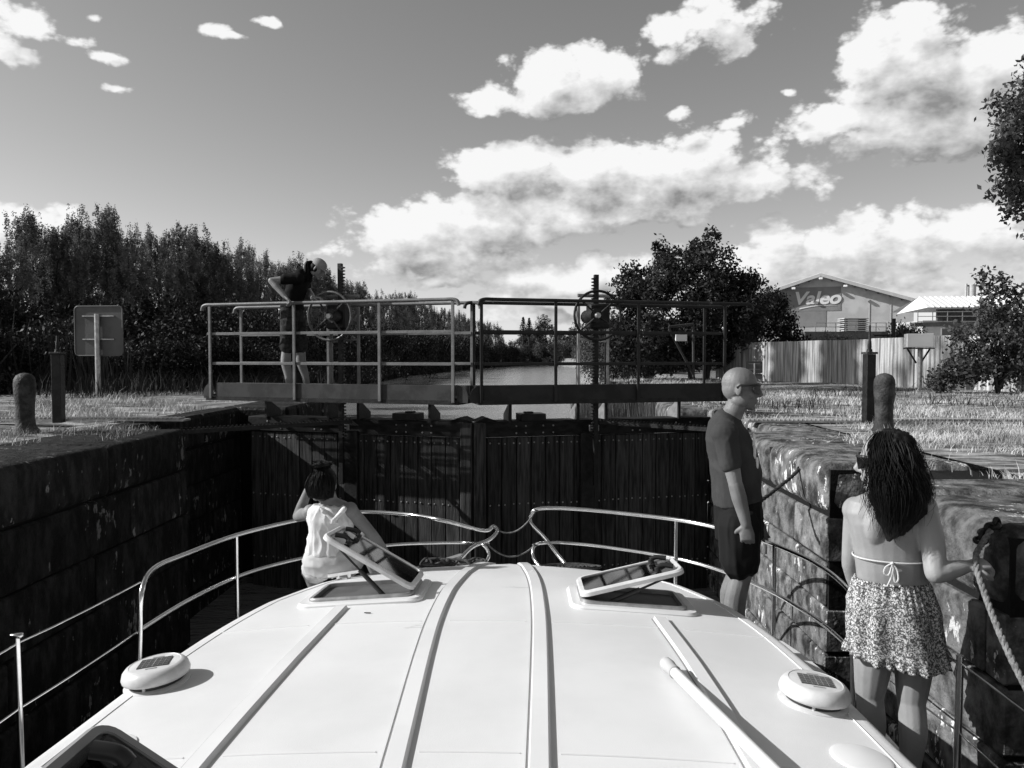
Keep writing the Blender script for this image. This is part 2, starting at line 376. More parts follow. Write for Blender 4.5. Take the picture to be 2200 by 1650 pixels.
def npmesh(name, verts, quads, mt):
    me = bpy.data.meshes.new(name); nv, nq, k = len(verts), len(quads), quads.shape[1]
    me.vertices.add(nv); me.vertices.foreach_set('co', verts.astype(np.float32).ravel())
    me.loops.add(nq * k); me.loops.foreach_set('vertex_index', quads.astype(np.int32).ravel())
    me.polygons.add(nq); me.polygons.foreach_set('loop_start', np.arange(0, nq * k, k, dtype=np.int32))
    me.update(calc_edges=True); me.materials.append(mt); return me
def copy_tree(o, parent=None):
    c = o.copy(); COL.objects.link(c)
    if parent: c.parent = parent
    for ch in list(o.children): copy_tree(ch, c)
    return c
# ------------------------------------------------------------------ ground and water
WL = -2.35
LS = [(-80, -4.2), (13.3, -4.2), (13.6, -3.9), (15, -9), (20, -12), (60, -17), (117, -19), (170, -14), (205, -11), (239, -4), (250, 1)]
RS = [(-80, 2.88), (12.0, 2.88), (12.3, 2.1), (14, 2.2), (36, 2.5), (60, 3.6), (100, 6), (150, 10), (200, 12), (238, 8), (250, 4)]
def interp(T, y):
    ys = [q[0] for q in T]; return float(np.interp(y, ys, [q[1] for q in T]))
def ground_side(T, sg, ylock):
    ys = [-80, -30, -10] + [-5 + .6 * i for i in range(43)] + [22, 25, 30, 36, 45, 60, 80, 100, 117, 135, 150, 170, 185, 200, 215, 228, 239, 250]
    ys = sorted(set([y for y in ys if abs(y - ylock) > .25] + [ylock, ylock + .3]))
    offs = [0, .25, .7, 1.2, 1.8, 2.4, 3.0, 3.6, 4.3, 5, 6, 7, 8.5, 10, 13, 17, 25, 40, 80, 200, 800, 2600]
    mb = MB(); n = len(offs)
    for y in ys:
        s = interp(T, y)
        for o in offs:
            x = s + sg * o
            u = .05 * noise.noise((x * .9, y * .9, 0)) + .04 * noise.noise((x * .3, y * .3, 5)) if o > .2 and o < 200 else 0
            if y <= ylock: z = -.012 + u * (0 if o < .3 else 1)
            else: z = -2.9 + 2.9 * min(1, o / 2.4) + u
            z += .012 * max(0, o - 25)**.8 if o > 25 else 0
            mb.v.append((x, y, z))
    for i in range(len(ys) - 1):
        for k in range(n - 1):
            q = (i * n + k, i * n + k + 1, (i + 1) * n + k + 1, (i + 1) * n + k)
            mb.f.append(q if sg > 0 else q[::-1]); mb.mi.append(0)
    return mb
tag(ground_side(LS, -1, 13.3).build('ground', M['ground'], sm=60), None, None, kind='structure')
tag(ground_side(RS, 1, 12.0).build('ground', M['ground'], sm=60), None, None, kind='structure')
mb = MB(); mb.add([(-2600, 249.9, -3), (2600, 249.9, -3), (2600, 252, .0), (-2600, 252, .0), (2600, 3500, 20), (-2600, 3500, 20)], [(0, 1, 2, 3), (3, 2, 4, 5)])
tag(mb.build('far_field', M['ground']), None, None, kind='structure')
mb = MB(); mb.add([(-40, -80, WL), (30, -80, WL), (30, 251, WL), (-40, 251, WL)], [(0, 1, 2, 3)])
tag(mb.build('water', M['water']), None, None, kind='structure')

# ------------------------------------------------------------------ lock walls, stone by stone
import bmesh
def stone(name, c, d, mt, parent, bev=.018, seg=1, jit=.006):
    bm = bmesh.new(); bmesh.ops.create_cube(bm, size=1)
    for v in bm.verts: v.co = Vector((v.co.x * d[0], v.co.y * d[1], v.co.z * d[2]))
    if seg > 1:
        bmesh.ops.subdivide_edges(bm, edges=[e for e in bm.edges if abs((e.verts[0].co - e.verts[1].co).y) > .01], cuts=3)
        ed = [e for e in bm.edges if not (abs(e.verts[0].co.y) < d[1] * .45 and abs(e.verts[1].co.y) < d[1] * .45 and abs((e.verts[0].co - e.verts[1].co).y) < .01)]
        bmesh.ops.bevel(bm, geom=ed, offset=bev, segments=seg, affect='EDGES', profile=.5, clamp_overlap=True)
    else: bmesh.ops.bevel(bm, geom=list(bm.edges), offset=bev, segments=1, affect='EDGES')
    for v in bm.verts:
        p = v.co + Vector(c); v.co += Vector((noise.noise(p * 3.1), noise.noise(p * 3.1 + Vector((9, 0, 0))), noise.noise(p * 3.1 + Vector((0, 9, 0))))) * jit
    me = bpy.data.meshes.new(name); bm.to_mesh(me); bm.free(); me.materials.append(mt)
    if seg > 1: smooth(me, 50)
    return link(name, me, parent, c)
def courses(parent, sgn, face, y0, y1, copd, mt, hs, lens, seed, cop_bev=.03, cop_seg=1, skip=()):
    rr = random.Random(seed); z = 0.0
    for ci, h in enumerate(hs):
        y = y1
        first = True
        while y > y0 + .05:
            L = rr.uniform(*lens)
            if first and ci % 2: L *= .6
            first = False
            ya = max(y0, y - L)
            if ya - y0 < .35: ya = y0
            d = copd if ci == 0 else .42
            for (sa, sb) in [(ya, y)]:
                segs = [(sa, sb)]
                for (ka, kb) in skip:
                    ns = []
                    for (p, q) in segs:
                        if q <= ka or p >= kb: ns.append((p, q))
                        else:
                            if ka - p > .08: ns.append((p, ka))
                            if q - kb > .08: ns.append((kb, q))
                    segs = ns
                for (p, q) in segs:
                    pr = rr.uniform(-.006, .006) if cop_seg > 2 else rr.uniform(-.012, .012)
                    stone('stone', (face + sgn * (d / 2 + pr), (p + q) / 2, z - h / 2), (d, q - p - (.014 if cop_seg > 1 else .014), h - (.013 if cop_seg > 1 else .012)), mt, parent,
                          cop_bev if ci == 0 else (.014 if cop_seg > 2 else .016), cop_seg if ci == 0 else 1, .012 if cop_seg > 1 else .007)
            y = ya
        z -= h
lw = thing('lock_wall', 'shaded dark stone lock wall with lichen specks, behind the left bow rail', 'lock wall', (0, 0, 0))
hs = [.40, .42, .42, .42, .42, .42, .42]
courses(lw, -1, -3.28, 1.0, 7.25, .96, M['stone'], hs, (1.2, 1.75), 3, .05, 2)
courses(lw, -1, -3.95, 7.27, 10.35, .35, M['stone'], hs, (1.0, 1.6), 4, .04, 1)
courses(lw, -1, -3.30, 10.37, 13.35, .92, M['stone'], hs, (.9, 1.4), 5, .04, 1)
mb = MB(); mb.box((-3.95, -14, -1.6), (1.25, 42.4, 3.1)); mb.box((-4.30, 8.8, -1.6), (.64, 3.2, 3.1)); mb.box((-3.9, 11.86, -1.6), (1.1, 2.9, 3.1))
mb.build('mortar_core', M['stone_dark'], lw)
rw = thing('lock_wall', 'sunlit mottled stone lock wall with recessed slots, behind the woman in the skirt', 'lock wall', (0, 0, 0))
hs = [.36, .30, .30, .30, .30, .30, .30, .30, .30]
SL = ((4.48, 5.0), (2.55, 3.12))
courses(rw, 1, 1.92, 1.2, 7.25, .97, M['stone_sunlit'], hs, (.75, 1.3), 11, .085, 4, SL)
courses(rw, 1, 2.36, 7.27, 10.35, .53, M['stone_sunlit'], hs, (1.0, 1.5), 12, .05, 2)
courses(rw, 1, 1.92, 10.37, 12.0, .95, M['stone_sunlit'], hs, (.8, 1.0), 13, .1, 4)
mb = MB()
for (p, q) in ((-35, 2.55), (3.12, 4.48), (5.0, 7.24)): mb.box((2.4, (p + q) / 2, -1.6), (.9, q - p - .03, 3.1))
mb.box((2.72, 2, -1.6), (.28, 10.4, 3.1)); mb.box((2.66, 8.8, -1.6), (.4, 3.1, 3.1)); mb.box((2.45, 11.18, -1.6), (.9, 1.55, 3.1))
mb.build('mortar_core', M['stone_dark'], rw)

# ------------------------------------------------------------------ lock gates: leaf, walkway, railing and winding gear move together
TH = R(15.8)
def gate(name, label, sg, H, rackx, nposts, fposts, brk, boxx, paint, rail, gpaint, racktop, wheelx, spokes):
    t = thing(name, label, 'lock gate', H, 0, 'lock gate leaves')
    u = Vector((sg * math.cos(TH), -math.sin(TH), 0)); aw = Vector((sg * math.sin(TH), math.cos(TH), 0))
    G = Matrix(((u.x, aw.x, 0, 0), (u.y, aw.y, 0, 0), (0, 0, 1, 0), (0, 0, 0, 1)))
    def put(mb, nm, mt, sm=0):
        mb.v = [tuple(G @ Vector(p)) for p in mb.v]
        if sg < 0: mb.f = [f[::-1] for f in mb.f]
        return mb.build(nm, mt, t, sm)
    L = 3.15; n = 16; w = 2.96 / n
    for i in range(n):                                   # oak planks of the face
        mb = MB(); mb.box((.02 + w * (i + .5), .03 + random.uniform(-.003, .003), -1.47), (w - .011, .07, 2.34), .006); put(mb, 'plank', M['wood'])
    mb = MB(); mb.box((3.075, .02, -1.36), (.15, .16, 2.5), .012); put(mb, 'mitre_post', M['wood'])
    mb = MB(); mb.box((1.5, .16, -1.5), (3.0, .14, 2.36)); put(mb, 'frame', M['beam'])
    mb = MB(); mb.box((1.52, .12, -.195), (3.04, .30, .19), .01); put(mb, 'top_beam', M['beam'])
    mb = MB()
    for z in (-.37, -1.12, -1.95):
        for i in range(n):
            for dx in (-.055, .055): mb.ell((.02 + w * (i + .5) + dx, -.008, z + random.uniform(-.006, .006)), (.011, .009, .011), None, 6, 4)
    for x in (.3, .5, 2.5, 2.62, 1.0, 1.1, 2.15, 2.28):
        for z in (-.16, -.245): mb.ell((x, -.032, z), (.012, .01, .012), None, 6, 4)
    o = put(mb, 'bolt', M['galv']); o['kind'] = 'stuff'
    mb = MB(); mb.box((rackx + .05, -.045, -1.3), (.19, .07, 2.1), .01); put(mb, 'rack_guide', M['iron'])
    mb = MB(); mb.box((rackx - .02, -.09, -.2), (.13, .02, .075), .004); put(mb, 'plate', M['galv'])
    mb = MB(); mb.box((boxx, .1, -.06), (.32, .26, .09), .008); mb.box((boxx + .03, .1, -.01), (.1, .1, .03)); put(mb, 'cover_box', M['iron'])
    mb = MB(); mb.prism([(2.84, -.1), (2.99, -.045), (3.13, -.1)], -.02, .22)
    mb.v = [(x, z, y) for x, y, z in mb.v]; put(mb, 'mitre_cap', M['beam'])
    # deck carried on brackets, camera side
    x0, x1 = -.18, 3.20
    mb = MB()
    k = int((x1 - x0) / .042)
    for i in range(5, k + 1): mb.box((x0 + (x1 - x0) * i / k, -.315, .205), (.006, .56, .009))
    for j in range(9): mb.box(((x0 + x1) / 2, -.57 + .066 * j, .204), (x1 - x0, .012, .022))
    put(mb, 'grating', M['iron'])
    for nm, y, h in (('toe_board', -.61, .19), ('toe_board', -.02, .15)):
        mb = MB(); mb.box(((x0 + x1) / 2 + (.05 if y < -.3 else 0), y, .265), (x1 - x0 - (.2 if y < -.3 else 0), .012, h), .003); put(mb, nm, paint)
    mb = MB()
    for y in (-.595, -.035): mb.bar((x0, y, .165), (x1, y, .165), .05, .05)
    for x in (.0, .55, 1.3, 2.05, 2.75, x1 - .02): mb.bar((x, -.6, .165), (x, -.02, .165), .045, .05)
    put(mb, 'deck_frame', M['iron'])
    for xe, dr in ((x0, -1), (x1, 1)):
        mb = MB(); pl = [(0, .165), (0, .36)] + [(.13 * math.sin(q * math.pi / 12) * dr, .23 + .13 * math.cos(q * math.pi / 12)) for q in range(1, 7)] + [(.13 * dr, .165)]
        mb.prism(pl, -.61, -.598); mb.v = [(x + xe + (.09 if dr < 0 else -.02), z, y) for x, y, z in mb.v]; put(mb, 'end_plate', paint)
    for y, ps, ax in ((-.61, nposts, 0), (-.035, fposts, 0)):
        for p in ps:
            mb = MB(); mb.box((p, y - (.02 if y < -.3 else -.02), .74), (.034, .022, 1.15), .003); put(mb, 'rail_post', rail)
        xa, xb = (x0 - .02, x1 + .0) if y < -.3 else (x0 + .02, x1 + .05)
        for z in (.60, .966):
            mb = MB(); mb.box(((ps[0] + ps[-1]) / 2, y - (.002 if y < -.3 else -.002), z), (ps[-1] - ps[0], .014, .034), .003); put(mb, 'rail_bar', rail)
        mb = MB(); mb.tube(spline([(xa - .012, y - .02, 1.255), (xa + .005, y - .02, 1.305), (xa + .06, y - .02, 1.325), (xa + .15, y - .02, 1.325)], 4) + [Vector((xb - .15, y - .02, 1.325))] + spline([(xb - .15, y - .02, 1.325), (xb - .06, y - .02, 1.325), (xb - .005, y - .02, 1.305), (xb + .012, y - .02, 1.255)], 4)[1:], .021, 10)
        put(mb, 'handrail', rail, 60)
    for x in brk:                                        # gusset brackets standing on the gate
        mb = MB(); mb.box((x, -.03, .035), (.034, .034, .3), .003); put(mb, 'bracket_post', M['iron'])
        mb = MB(); mb.prism([(.0, .12), (.04, .12), (.30, -.03), (.30, -.11), (.0, -.11)], -.006, .006)
        mb.v = [(x + z, y2 - .01, zz) for (y2, zz, z) in mb.v]; put(mb, 'gusset', gpaint)  # tone carries the light: dark on the shaded gussets, pale on the sunlit
    # winding gear
    mb = MB(); mb.box((rackx, -.2, (racktop - .9) / 2), (.055, .05, racktop + .9), .004)
    for i in range(int((racktop + .3) / .04)):
        z = racktop - .05 - .04 * i; mb.prism([(.024, -.013), (.056, -.006), (.056, .006), (.024, .013)], -.225, -.175)
        q = 8; mb.v[-q:] = [(rackx + x, zz, z + y) for x, y, zz in mb.v[-q:]]
    put(mb, 'toothed_rack', M['iron'])
    mb = MB(); mb.box((rackx - .01, -.24, 1.17), (.26, .16, .30), .02); mb.tube([(wheelx, -.46, 1.17), (wheelx, -.1, 1.17)], .085, 14); put(mb, 'gearbox', M['iron'], 40)
    mb = MB(); mb.bar((rackx - .19, -.1, .2), (rackx - .19, -.1, 1.3), .03); mb.bar((rackx + .19, -.1, .2), (rackx + .19, -.1, 1.3), .03)
    mb.bar((rackx - .19, -.1, .87), (rackx + .19, -.1, .90), .025); mb.tube([(rackx - .21, -.12, 1.43), (rackx + .21, -.12, 1.43)], .022, 8); put(mb, 'gear_frame', gpaint if sg < 0 else rail)
    mb = MB(); mb.tube([(wheelx + .29 * math.cos(q * math.pi / 20), -.47, 1.17 + .29 * math.sin(q * math.pi / 20)) for q in range(41)], .016, 8, False)
    w0 = put(mb, 'handwheel', M['wheel_iron' if sg > 0 else 'iron'], 60)
    def sub(mb, nm, mt):
        o = put(mb, nm, mt, 40); o.parent = w0; return o
    for an in spokes:
        mb = MB(); mb.tube([(wheelx + .06 * math.cos(an), -.47, 1.17 + .06 * math.sin(an)), (wheelx + .285 * math.cos(an), -.47, 1.17 + .285 * math.sin(an))], .011, 6); sub(mb, 'spoke', M['castiron'])
    mb = MB(); mb.tube([(wheelx, -.50, 1.17), (wheelx, -.44, 1.17)], [.03, .045], 12); sub(mb, 'hub', M['galv'])
    return t, put
gl, putl = gate('lock_gate', 'lock gate leaf with sunlit grey railed walkway and wheel, where the capped person leans', 1, (-3.72, 10.05, 0), 1.485,
     (-.1, 1.10, 2.23, 3.14), (-.1, 1.2, 1.628, 3.14), (.286, 1.2, 1.628, 2.6), 2.25, M['paint_lit'], M['rail_lit'], M['iron'], 1.83, 1.49, (R(40), R(218), R(310), R(130)))
gr, putr = gate('lock_gate', 'lock gate leaf with unlit black railed walkway and wheel, left of the bald man', -1, (2.34, 10.05, 0), 1.66,
     (.16, 1.29, 2.31, 3.18), (.1, 1.459, 1.83, 3.14), (.46, 1.459, 1.83, 2.697), 2.4, M['paint_unlit'], M['paint_unlit'], M['galv'], 1.68, 1.74, (R(40), R(140), R(215), R(320)))
mb = MB(); mb.tube([(.62, -.05, 1.06), (.28, -.05, 1.1)], .018, 8); mb.tube([(.62, -.05, 1.06), (.60, -.05, 1.0), (.27, -.05, .45)], .016, 8); mb.tube([(.28, -.05, 1.1), (.27, -.05, .42)], .016, 8)
putr(mb, 'barrier_arm', M['paint_lit'])
mb = MB(); mb.box((.46, -.075, .94), (.16, .02, .12), .004); putr(mb, 'white_plate', M['white'])

# toothed bars that swing the leaves, in the gap between quay and gate
def rackbar(p, q, label):
    p, q = Vector(p), Vector(q); mb = MB(); mb.bar(p, q, .05, .045); d = (q - p); n = int(d.length / .045)
    up = Vector((0, 0, 1)); sd = d.normalized().cross(up)
    for i in range(n):
        c = p + d * ((i + .5) / n); mb.box(c + Vector((0, 0, .032)) - sd * 0, (.022, .022, .022))
    tag(mb.build('rack_bar', M['iron']), label, 'rack bar', 'toothed rack bars')
rackbar((-4.25, 7.62, -.12), (-2.22, 9.45, -.12), 'toothed iron bar running from left quay corner to the gate')
rackbar((2.95, 7.75, -.12), (.82, 9.45, -.12), 'toothed iron bar running from right quay behind the bald man')

# ------------------------------------------------------------------ quay furniture
def bollard(x, y, label):
    mb = MB(); mb.lathe([(.125, 0), (.115, .02), (.085, .06), (.076, .14), (.079, .26), (.088, .36), (.092, .44), (.086, .49), (.066, .525), (.035, .542), (.008, .548)], 24)
    tag(mb.build('bollard', M['castiron'], None, 60, (x, y, -.01)), label, 'bollard', 'cast iron bollards on the quays')
bollard(-4.62, 6.9, 'round headed iron bollard on the left quay beside the slim post')
bollard(3.19, 7.0, 'round headed iron bollard on the right quay above the dark haired woman')
def crank_post(x, y, label, sp):
    t = thing('crank_post', label, 'post', (x, y, -.01), R(6), 'square crank posts')
    mb = MB(); mb.box((0, 0, .36), (.095, .095, .72), .004); mb.build('post', M['iron'], t)
    mb = MB(); mb.box((0, 0, .732), (.12, .12, .022), .004); mb.build('cap', M['castiron'], t)
    mb = MB(); mb.lathe([(.03, .743), (.026, .77), (.018, .775), (.02, .80), (.017, .85), (.013, .86), (.011, .745 + sp)], 12); mb.build('spindle', M['iron'], t, 40)
crank_post(-4.97, 7.96, 'square black crank post with spindle on the left quay', .17)
crank_post(3.47, 7.96, 'square black crank post with spindle left of the right bollard', .27)
def strip(x0, x1, y, label):
    t = thing('rack_cover', label, 'cover strip', ((x0 + x1) / 2, y, 0), 0, 'ribbed cover strips')
    mb = MB(); mb.box((0, 0, .012), (x1 - x0, .17, .02)); mb.build('plate', M['galv'], t)
    n = int((x1 - x0) / .045); mb = MB()
    for i in range(n): mb.box((-(x1 - x0) / 2 + .045 * (i + .5), 0, .03), (.02, .16, .018), .004)
    o = mb.build('rib', M['galv'], t); o['kind'] = 'stuff'
strip(-6.4, -3.66, 8.08, 'ribbed metal cover strip across the grassy left quay')
strip(2.25, 5.2, 8.08, 'ribbed metal cover strip across the grassy right quay')
def road_sign(x, y, w, h, zc, label, two=False, mt='signback', pole=True):
    t = thing('road_sign', label, 'sign', (x, y, 0), R(-3))
    def rr(w, h, r): return [(sx * (w / 2 - r) + r * math.cos(q), sy * (h / 2 - r) + r * math.sin(q)) for sx, sy, q0 in ((1, 1, 0), (-1, 1, 90), (-1, -1, 180), (1, -1, 270)) for q in [R(q0 + 18 * i) for i in range(6)]]
    mb = MB(); mb.prism(rr(w, h, .07 * w / .86), -.006, .006, T4((0, 0, zc), rx=R(90))); s = mb.build('sign_plate', M[mt], t, 40)
    mb = MB(); o = rr(w, h, .07 * w / .86); mb.tube([Vector((a, -.012, zc + c)) for a, c in o + o[:1]], .011 * w / .86, 6, False); m2 = mb.build('sign_rim', M['signback'], t); m2.parent = s
    for dz in (.3, -.17):
        mb = MB(); mb.bar((-w * .33, -.02, zc + dz * h), (w * .33, -.02, zc + dz * h), .03 * w, .022 * w); mb.build('bracket', M['galv'], t)
    mb = MB(); mb.tube([(0, -.055, -.1), (0, -.055, zc + .34 * h)], .05 * w, 12); mb.build('pole', M['galv'], t, 60)
    if two:
        mb = MB(); mb.prism(rr(w, h * .45, .03), -.006, .006, T4((0, 0, zc - h * .78), rx=R(90))); mb.build('lower_plate', M[mt], t)
    return t
p = at(213, 711, 13.1); road_sign(p.x, 13.1, .86, .85, p.z, 'back of a square road sign on a pale pole, before the poplars')
p = at(1620, 789, 20.0); road_sign(p.x, 20.0, .42, .30, p.z, 'small dark sign backs seen just over the bald man', True)

# ------------------------------------------------------------------ concrete wall and things near it
cw = thing('concrete_wall', 'streaked pale concrete panel wall crossing the right bank', 'wall', (0, 0, 0))
WA, WB = Vector((10.6, 11.2, 0)), Vector((5.75, 23.7, 0)); wd = (WB - WA); nP = 11
for i in range(nP):
    c = WA + wd * ((i + .5) / nP); ln = wd.length / nP
    mb = MB(); mb.box((0, 0, 0), (.2, ln - .012, 1.5 + random.uniform(-.012, .012)), .012)
    o = mb.build('panel', M['concrete'], cw, 0, (c.x, c.y, .33)); o.rotation_euler = (0, 0, math.atan2(-wd.x, wd.y)); o.location.z += .10 * max(0, 1 - i / 6)
t = thing('cabinet_post', 'pale box cabinet on a braced pole before the concrete wall', 'cabinet', (7.75, 15.55, 0), R(-14))
mb = MB(); mb.box((0, 0, 1.0), (.48, .3, .27), .008); mb.build('cabinet', M['pale'], t)
mb = MB(); mb.box((0, 0, .845), (.5, .32, .025)); mb.bar((.2, 0, .83), (.04, 0, .55), .03); mb.bar((-.2, 0, .83), (-.04, 0, .55), .03); mb.build('bracket', M['iron'], t)
mb = MB(); mb.tube([(.03, 0, -.1), (.03, 0, .84)], .045, 10); mb.build('pole', M['galv'], t, 60)
t = thing('vent_pipe', 'thick dark vertical pipe with side arm over the concrete wall', 'pipe', (9.0, 19.3, 0))
mb = MB(); mb.tube([(0, 0, 0), (0, 0, 1.62)], .045, 10); mb.build('pipe', M['iron'], t, 60)
mb = MB(); mb.tube([(0, 0, 1.22), (-.5, -.05, 1.2)], .02, 8); mb.build('arm', M['iron'], t)

# ------------------------------------------------------------------ factory, annex, tank
fb = thing('factory_building', 'large gabled factory hall with Valeo painted on its wall', 'building', (33.5, 90, 0), R(-19))
hw, ez, az_ = 9.7, 6.75, 9.9
mb = MB(); mb.prism([(-hw, -2), (hw, -2), (hw, ez), (0, az_), (-hw, ez)], 0, -30, T4((0, 0, 0), rx=R(90))); mb.build('wall', M['facade'], fb)
for sg in (-1, 1):
    mb = MB(); mb.add([(0, -1.0, az_ + .16), (sg * (hw + .7), -1.0, ez - .07), (sg * (hw + .7), 30, ez - .07), (0, 30, az_ + .16), (0, -1.0, az_ + .34), (sg * (hw + .7), -1.0, ez + .11), (sg * (hw + .7), 30, ez + .11), (0, 30, az_ + .34)],
           [(0, 1, 2, 3), (7, 6, 5, 4), (0, 4, 5, 1), (1, 5, 6, 2), (2, 6, 7, 3)]); mb.build('roof', M['roofsheet'], fb)
    mb = MB(); mb.bar((0, -1.05, az_ + .08), (sg * (hw + .7), -1.05, ez - .15), .08, .36); mb.build('bargeboard', M['pale'], fb)
    for q in range(1, 8):
        x = sg * hw * q / 8; mb = MB(); mb.box((x, -.5, az_ - (az_ - ez) * q / 8 - .1), (.16, 1.0, .22)); mb.build('purlin', M['cladding'], fb)
mb = MB(); mb.box((-1.9, -.02, 7.3), (8.2, .06, 2.75)); mb.box((-2.4, -.018, 5.0), (6.1, .055, 1.8)); mb.build('painted_panel', M['facade_panel'], fb)
for x in (-2.9, 0, 2.6):
    mb = MB(); mb.box((x, -1.2, az_ - .35 - abs(x) * .36), (.4, .35, .22), .03); mb.build('floodlight', M['white'], fb)
for x in (-5.6, 5.2, 7.4):
    mb = MB(); mb.box((x, -.03, 4), (.07, .06, 6.2)); mb.build('wall_rib', M['pale'], fb)
cu = bpy.data.curves.new('lettering', 'FONT'); cu.body = 'Valeo'; cu.size = 2.02; cu.shear = .22; cu.offset = .06; cu.extrude = .02; cu.space_character = .98
o = bpy.data.objects.new('tmp', cu); COL.objects.link(o); dg = bpy.context.evaluated_depsgraph_get()
me = bpy.data.meshes.new_from_object(o.evaluated_get(dg)); bpy.data.objects.remove(o); me.materials.clear(); me.materials.append(M['facade_text'])
xs = [v.co.x for v in me.vertices]; k = 4.95 / (max(xs) - min(xs))
lt = link('lettering', me, fb, (-2.95, -.09, 6.75)); lt.scale = (k, 1, 1); lt.rotation_euler = (R(90), 0, 0)
mb = MB(); pts = [(-2.25 + .45 * i, 6.28 + .16 * math.sin(i * .38) + .03 * i) for i in range(10)]
poly = pts + [(x, z - .16 + .016 * i) for i, (x, z) in list(enumerate(pts))[::-1]]
mb.prism(poly, .07, .10, T4((0, 0, 0), rx=R(90))); mb.build('underline', M['facade_text'], fb)

ax = thing('annex_building', 'low annex with ribbed pale sheet roof beside the factory hall', 'building', (38.5, 70, 0), R(-4))
mb = MB(); mb.box((.4, 3, 1.4), (7.2, 6, 5.0)); mb.build('wall', M['pale'], ax)
mb = MB(); mb.box((1.0, -.1, 4.35), (6.1, .3, 1.1)); mb.build('dark_band', M['cladding'], ax)
mb = MB(); mb.add([(-3.3, -1.2, 5.0), (5.2, -1.2, 5.0), (5.2, 3.0, 6.25), (-2.3, 3.0, 6.25), (-3.9, 4, 4.7), (-2.3, 3.2, 6.2), (5.2, 7, 5.0), (-3.3, 7, 5.0)], [(0, 1, 2, 3), (0, 3, 4), (3, 2, 6, 7)])
rf = mb.build('roof', M['roofsheet'], ax)
for i in range(17):
    mb = MB(); x = -2.75 + .48 * i; mb.bar((x, -1.22, 5.03), (min(x + .45, 5.1), 2.98, 6.28), .07, .08); o = mb.build('roof_rib', M['roofsheet'], ax); o.parent = rf
mb = MB()
for z in (3.75, 4.2, 4.6): mb.bar((-4.2, -1.4, z), (4.6, -1.4, z), .06)
for i in range(8): mb.bar((-4.2 + 1.25 * i, -1.4, 3.3), (-4.2 + 1.25 * i, -1.4, 4.65), .06)
mb.build('railing', M['galv'], ax)
mb = MB(); mb.box((0, -1.0, 3.5), (9, 1.1, .35)); mb.build('walkway', M['cladding'], ax)
w = MB().box((-1.2, -.01, 2.75), (.8, .06, .9)).build('window', M['pale'], ax); MB().box((-1.2, -.05, 2.75), (.66, .03, .76)).build('pane', M['glassdark'], ax).parent = w
tk = thing('storage_tank', 'pale round storage tank with flat top right of the annex', 'tank', (52.5, 80, 0))
mb = MB(); mb.lathe([(5.2, 0), (5.2, 7.6), (5.3, 7.65), (5.3, 7.8), (.1, 8.1)], 40); mb.build('shell', M['pale'], tk, 30)
mb = MB(); mb.tube([(3.4, -4.2, 7.8), (3.4, -4.2, 10.2)], .05, 6); mb.build('aerial', M['iron'], tk)
pt = thing('pipe_tower', 'slim steel pipe tower with ladder between annex and tank', 'tower', (44.6, 79, 0))
mb = MB(); mb.tube([(0, 0, 0), (0, 0, 7.9)], .35, 12); mb.tube([(-.6, 0, 0), (-.6, 0, 8.0)], .12, 8); mb.build('pipe', M['pale'], pt, 60)
mb = MB(); mb.bar((.7, 0, 0), (.7, 0, 7), .1); mb.bar((1.2, 0, 0), (1.2, 0, 7), .1)
for i in range(18): mb.bar((.7, 0, .4 * i), (1.2, 0, .4 * i), .06)
mb.box((.6, 0, 5.9), (2.4, 1.2, .12)); mb.bar((-.6, 0, 7.8), (8, 2, 7.9), .14); mb.build('ladder', M['iron'], pt)
lp = thing('loading_platform', 'low railed loading platform in front of the factory wall', 'platform', (23.9, 60, 0))
mb = MB(); mb.box((0, 0, 1.9), (6.2, 2.4, 1.3)); mb.build('platform', M['cladding'], lp)
mb = MB()
for z in (2.9, 3.2): mb.bar((-2.3, -1.1, z), (3.0, -1.1, z), .05)
for i in range(8): mb.bar((-2.3 + .757 * i, -1.1, 2.55), (-2.3 + .757 * i, -1.1, 3.2), .05)
mb.build('railing', M['galv'], lp)
ps = thing('sheet_stack', 'stack of pale sheets on battens standing on the railed platform', 'stack', (24.9, 60.1, 2.56))
for i in range(7):
    mb = MB(); mb.box((random.uniform(-.04, .04), 0, .08 + .155 * i), (1.85, 1.3, .075), .01); mb.build('sheet', M['pale'], ps)
    for x in (-.7, .7): MB().box((x, 0, .005 + .155 * i), (.12, 1.25, .06)).build('batten', M['cladding'], ps)
# ------------------------------------------------------------------ vegetation
def leaf_quads(c, size, rng, up=.3, asp=.55):
    n = len(c); nr = rng.normal(size=(n, 3)); nr[:, 2] += up; nr /= np.linalg.norm(nr, axis=1)[:, None]
    t = rng.normal(size=(n, 3)); a = np.cross(nr, t); a /= np.linalg.norm(a, axis=1)[:, None] + 1e-9; bb = np.cross(nr, a)
    s = (size * rng.uniform(.6, 1.3, n))[:, None]
    v = np.stack([c - a * s * .5, c + bb * s * asp * .5 - a * s * .05, c + a * s * .5, c - bb * s * asp * .5 - a * s * .05], 1).reshape(-1, 3)
    return v, np.arange(4 * n).reshape(n, 4)
def crown_pts(lumps, n, rng, clump=.25, per=22, shell=.55, zs=1.0):
    w = np.array([(l[3] * l[4] * l[5]) ** .67 for l in lumps]); w /= w.sum(); out = []
    for l, k in zip(lumps, rng.multinomial(n, w)):
        nc = max(1, k // per)
        d = rng.normal(size=(nc, 3)); d /= np.linalg.norm(d, axis=1)[:, None]
        d *= (shell + (1 - shell) * rng.uniform(0, 1, nc) ** .6)[:, None]
        cc = np.array(l[:3]) + d * np.array(l[3:6])
        idx = rng.integers(0, nc, k); out.append(cc[idx] + rng.normal(size=(k, 3)) * np.array([clump, clump, clump * zs]) * rng.uniform(.5, 1.2, nc)[idx][:, None])
    return np.concatenate(out)
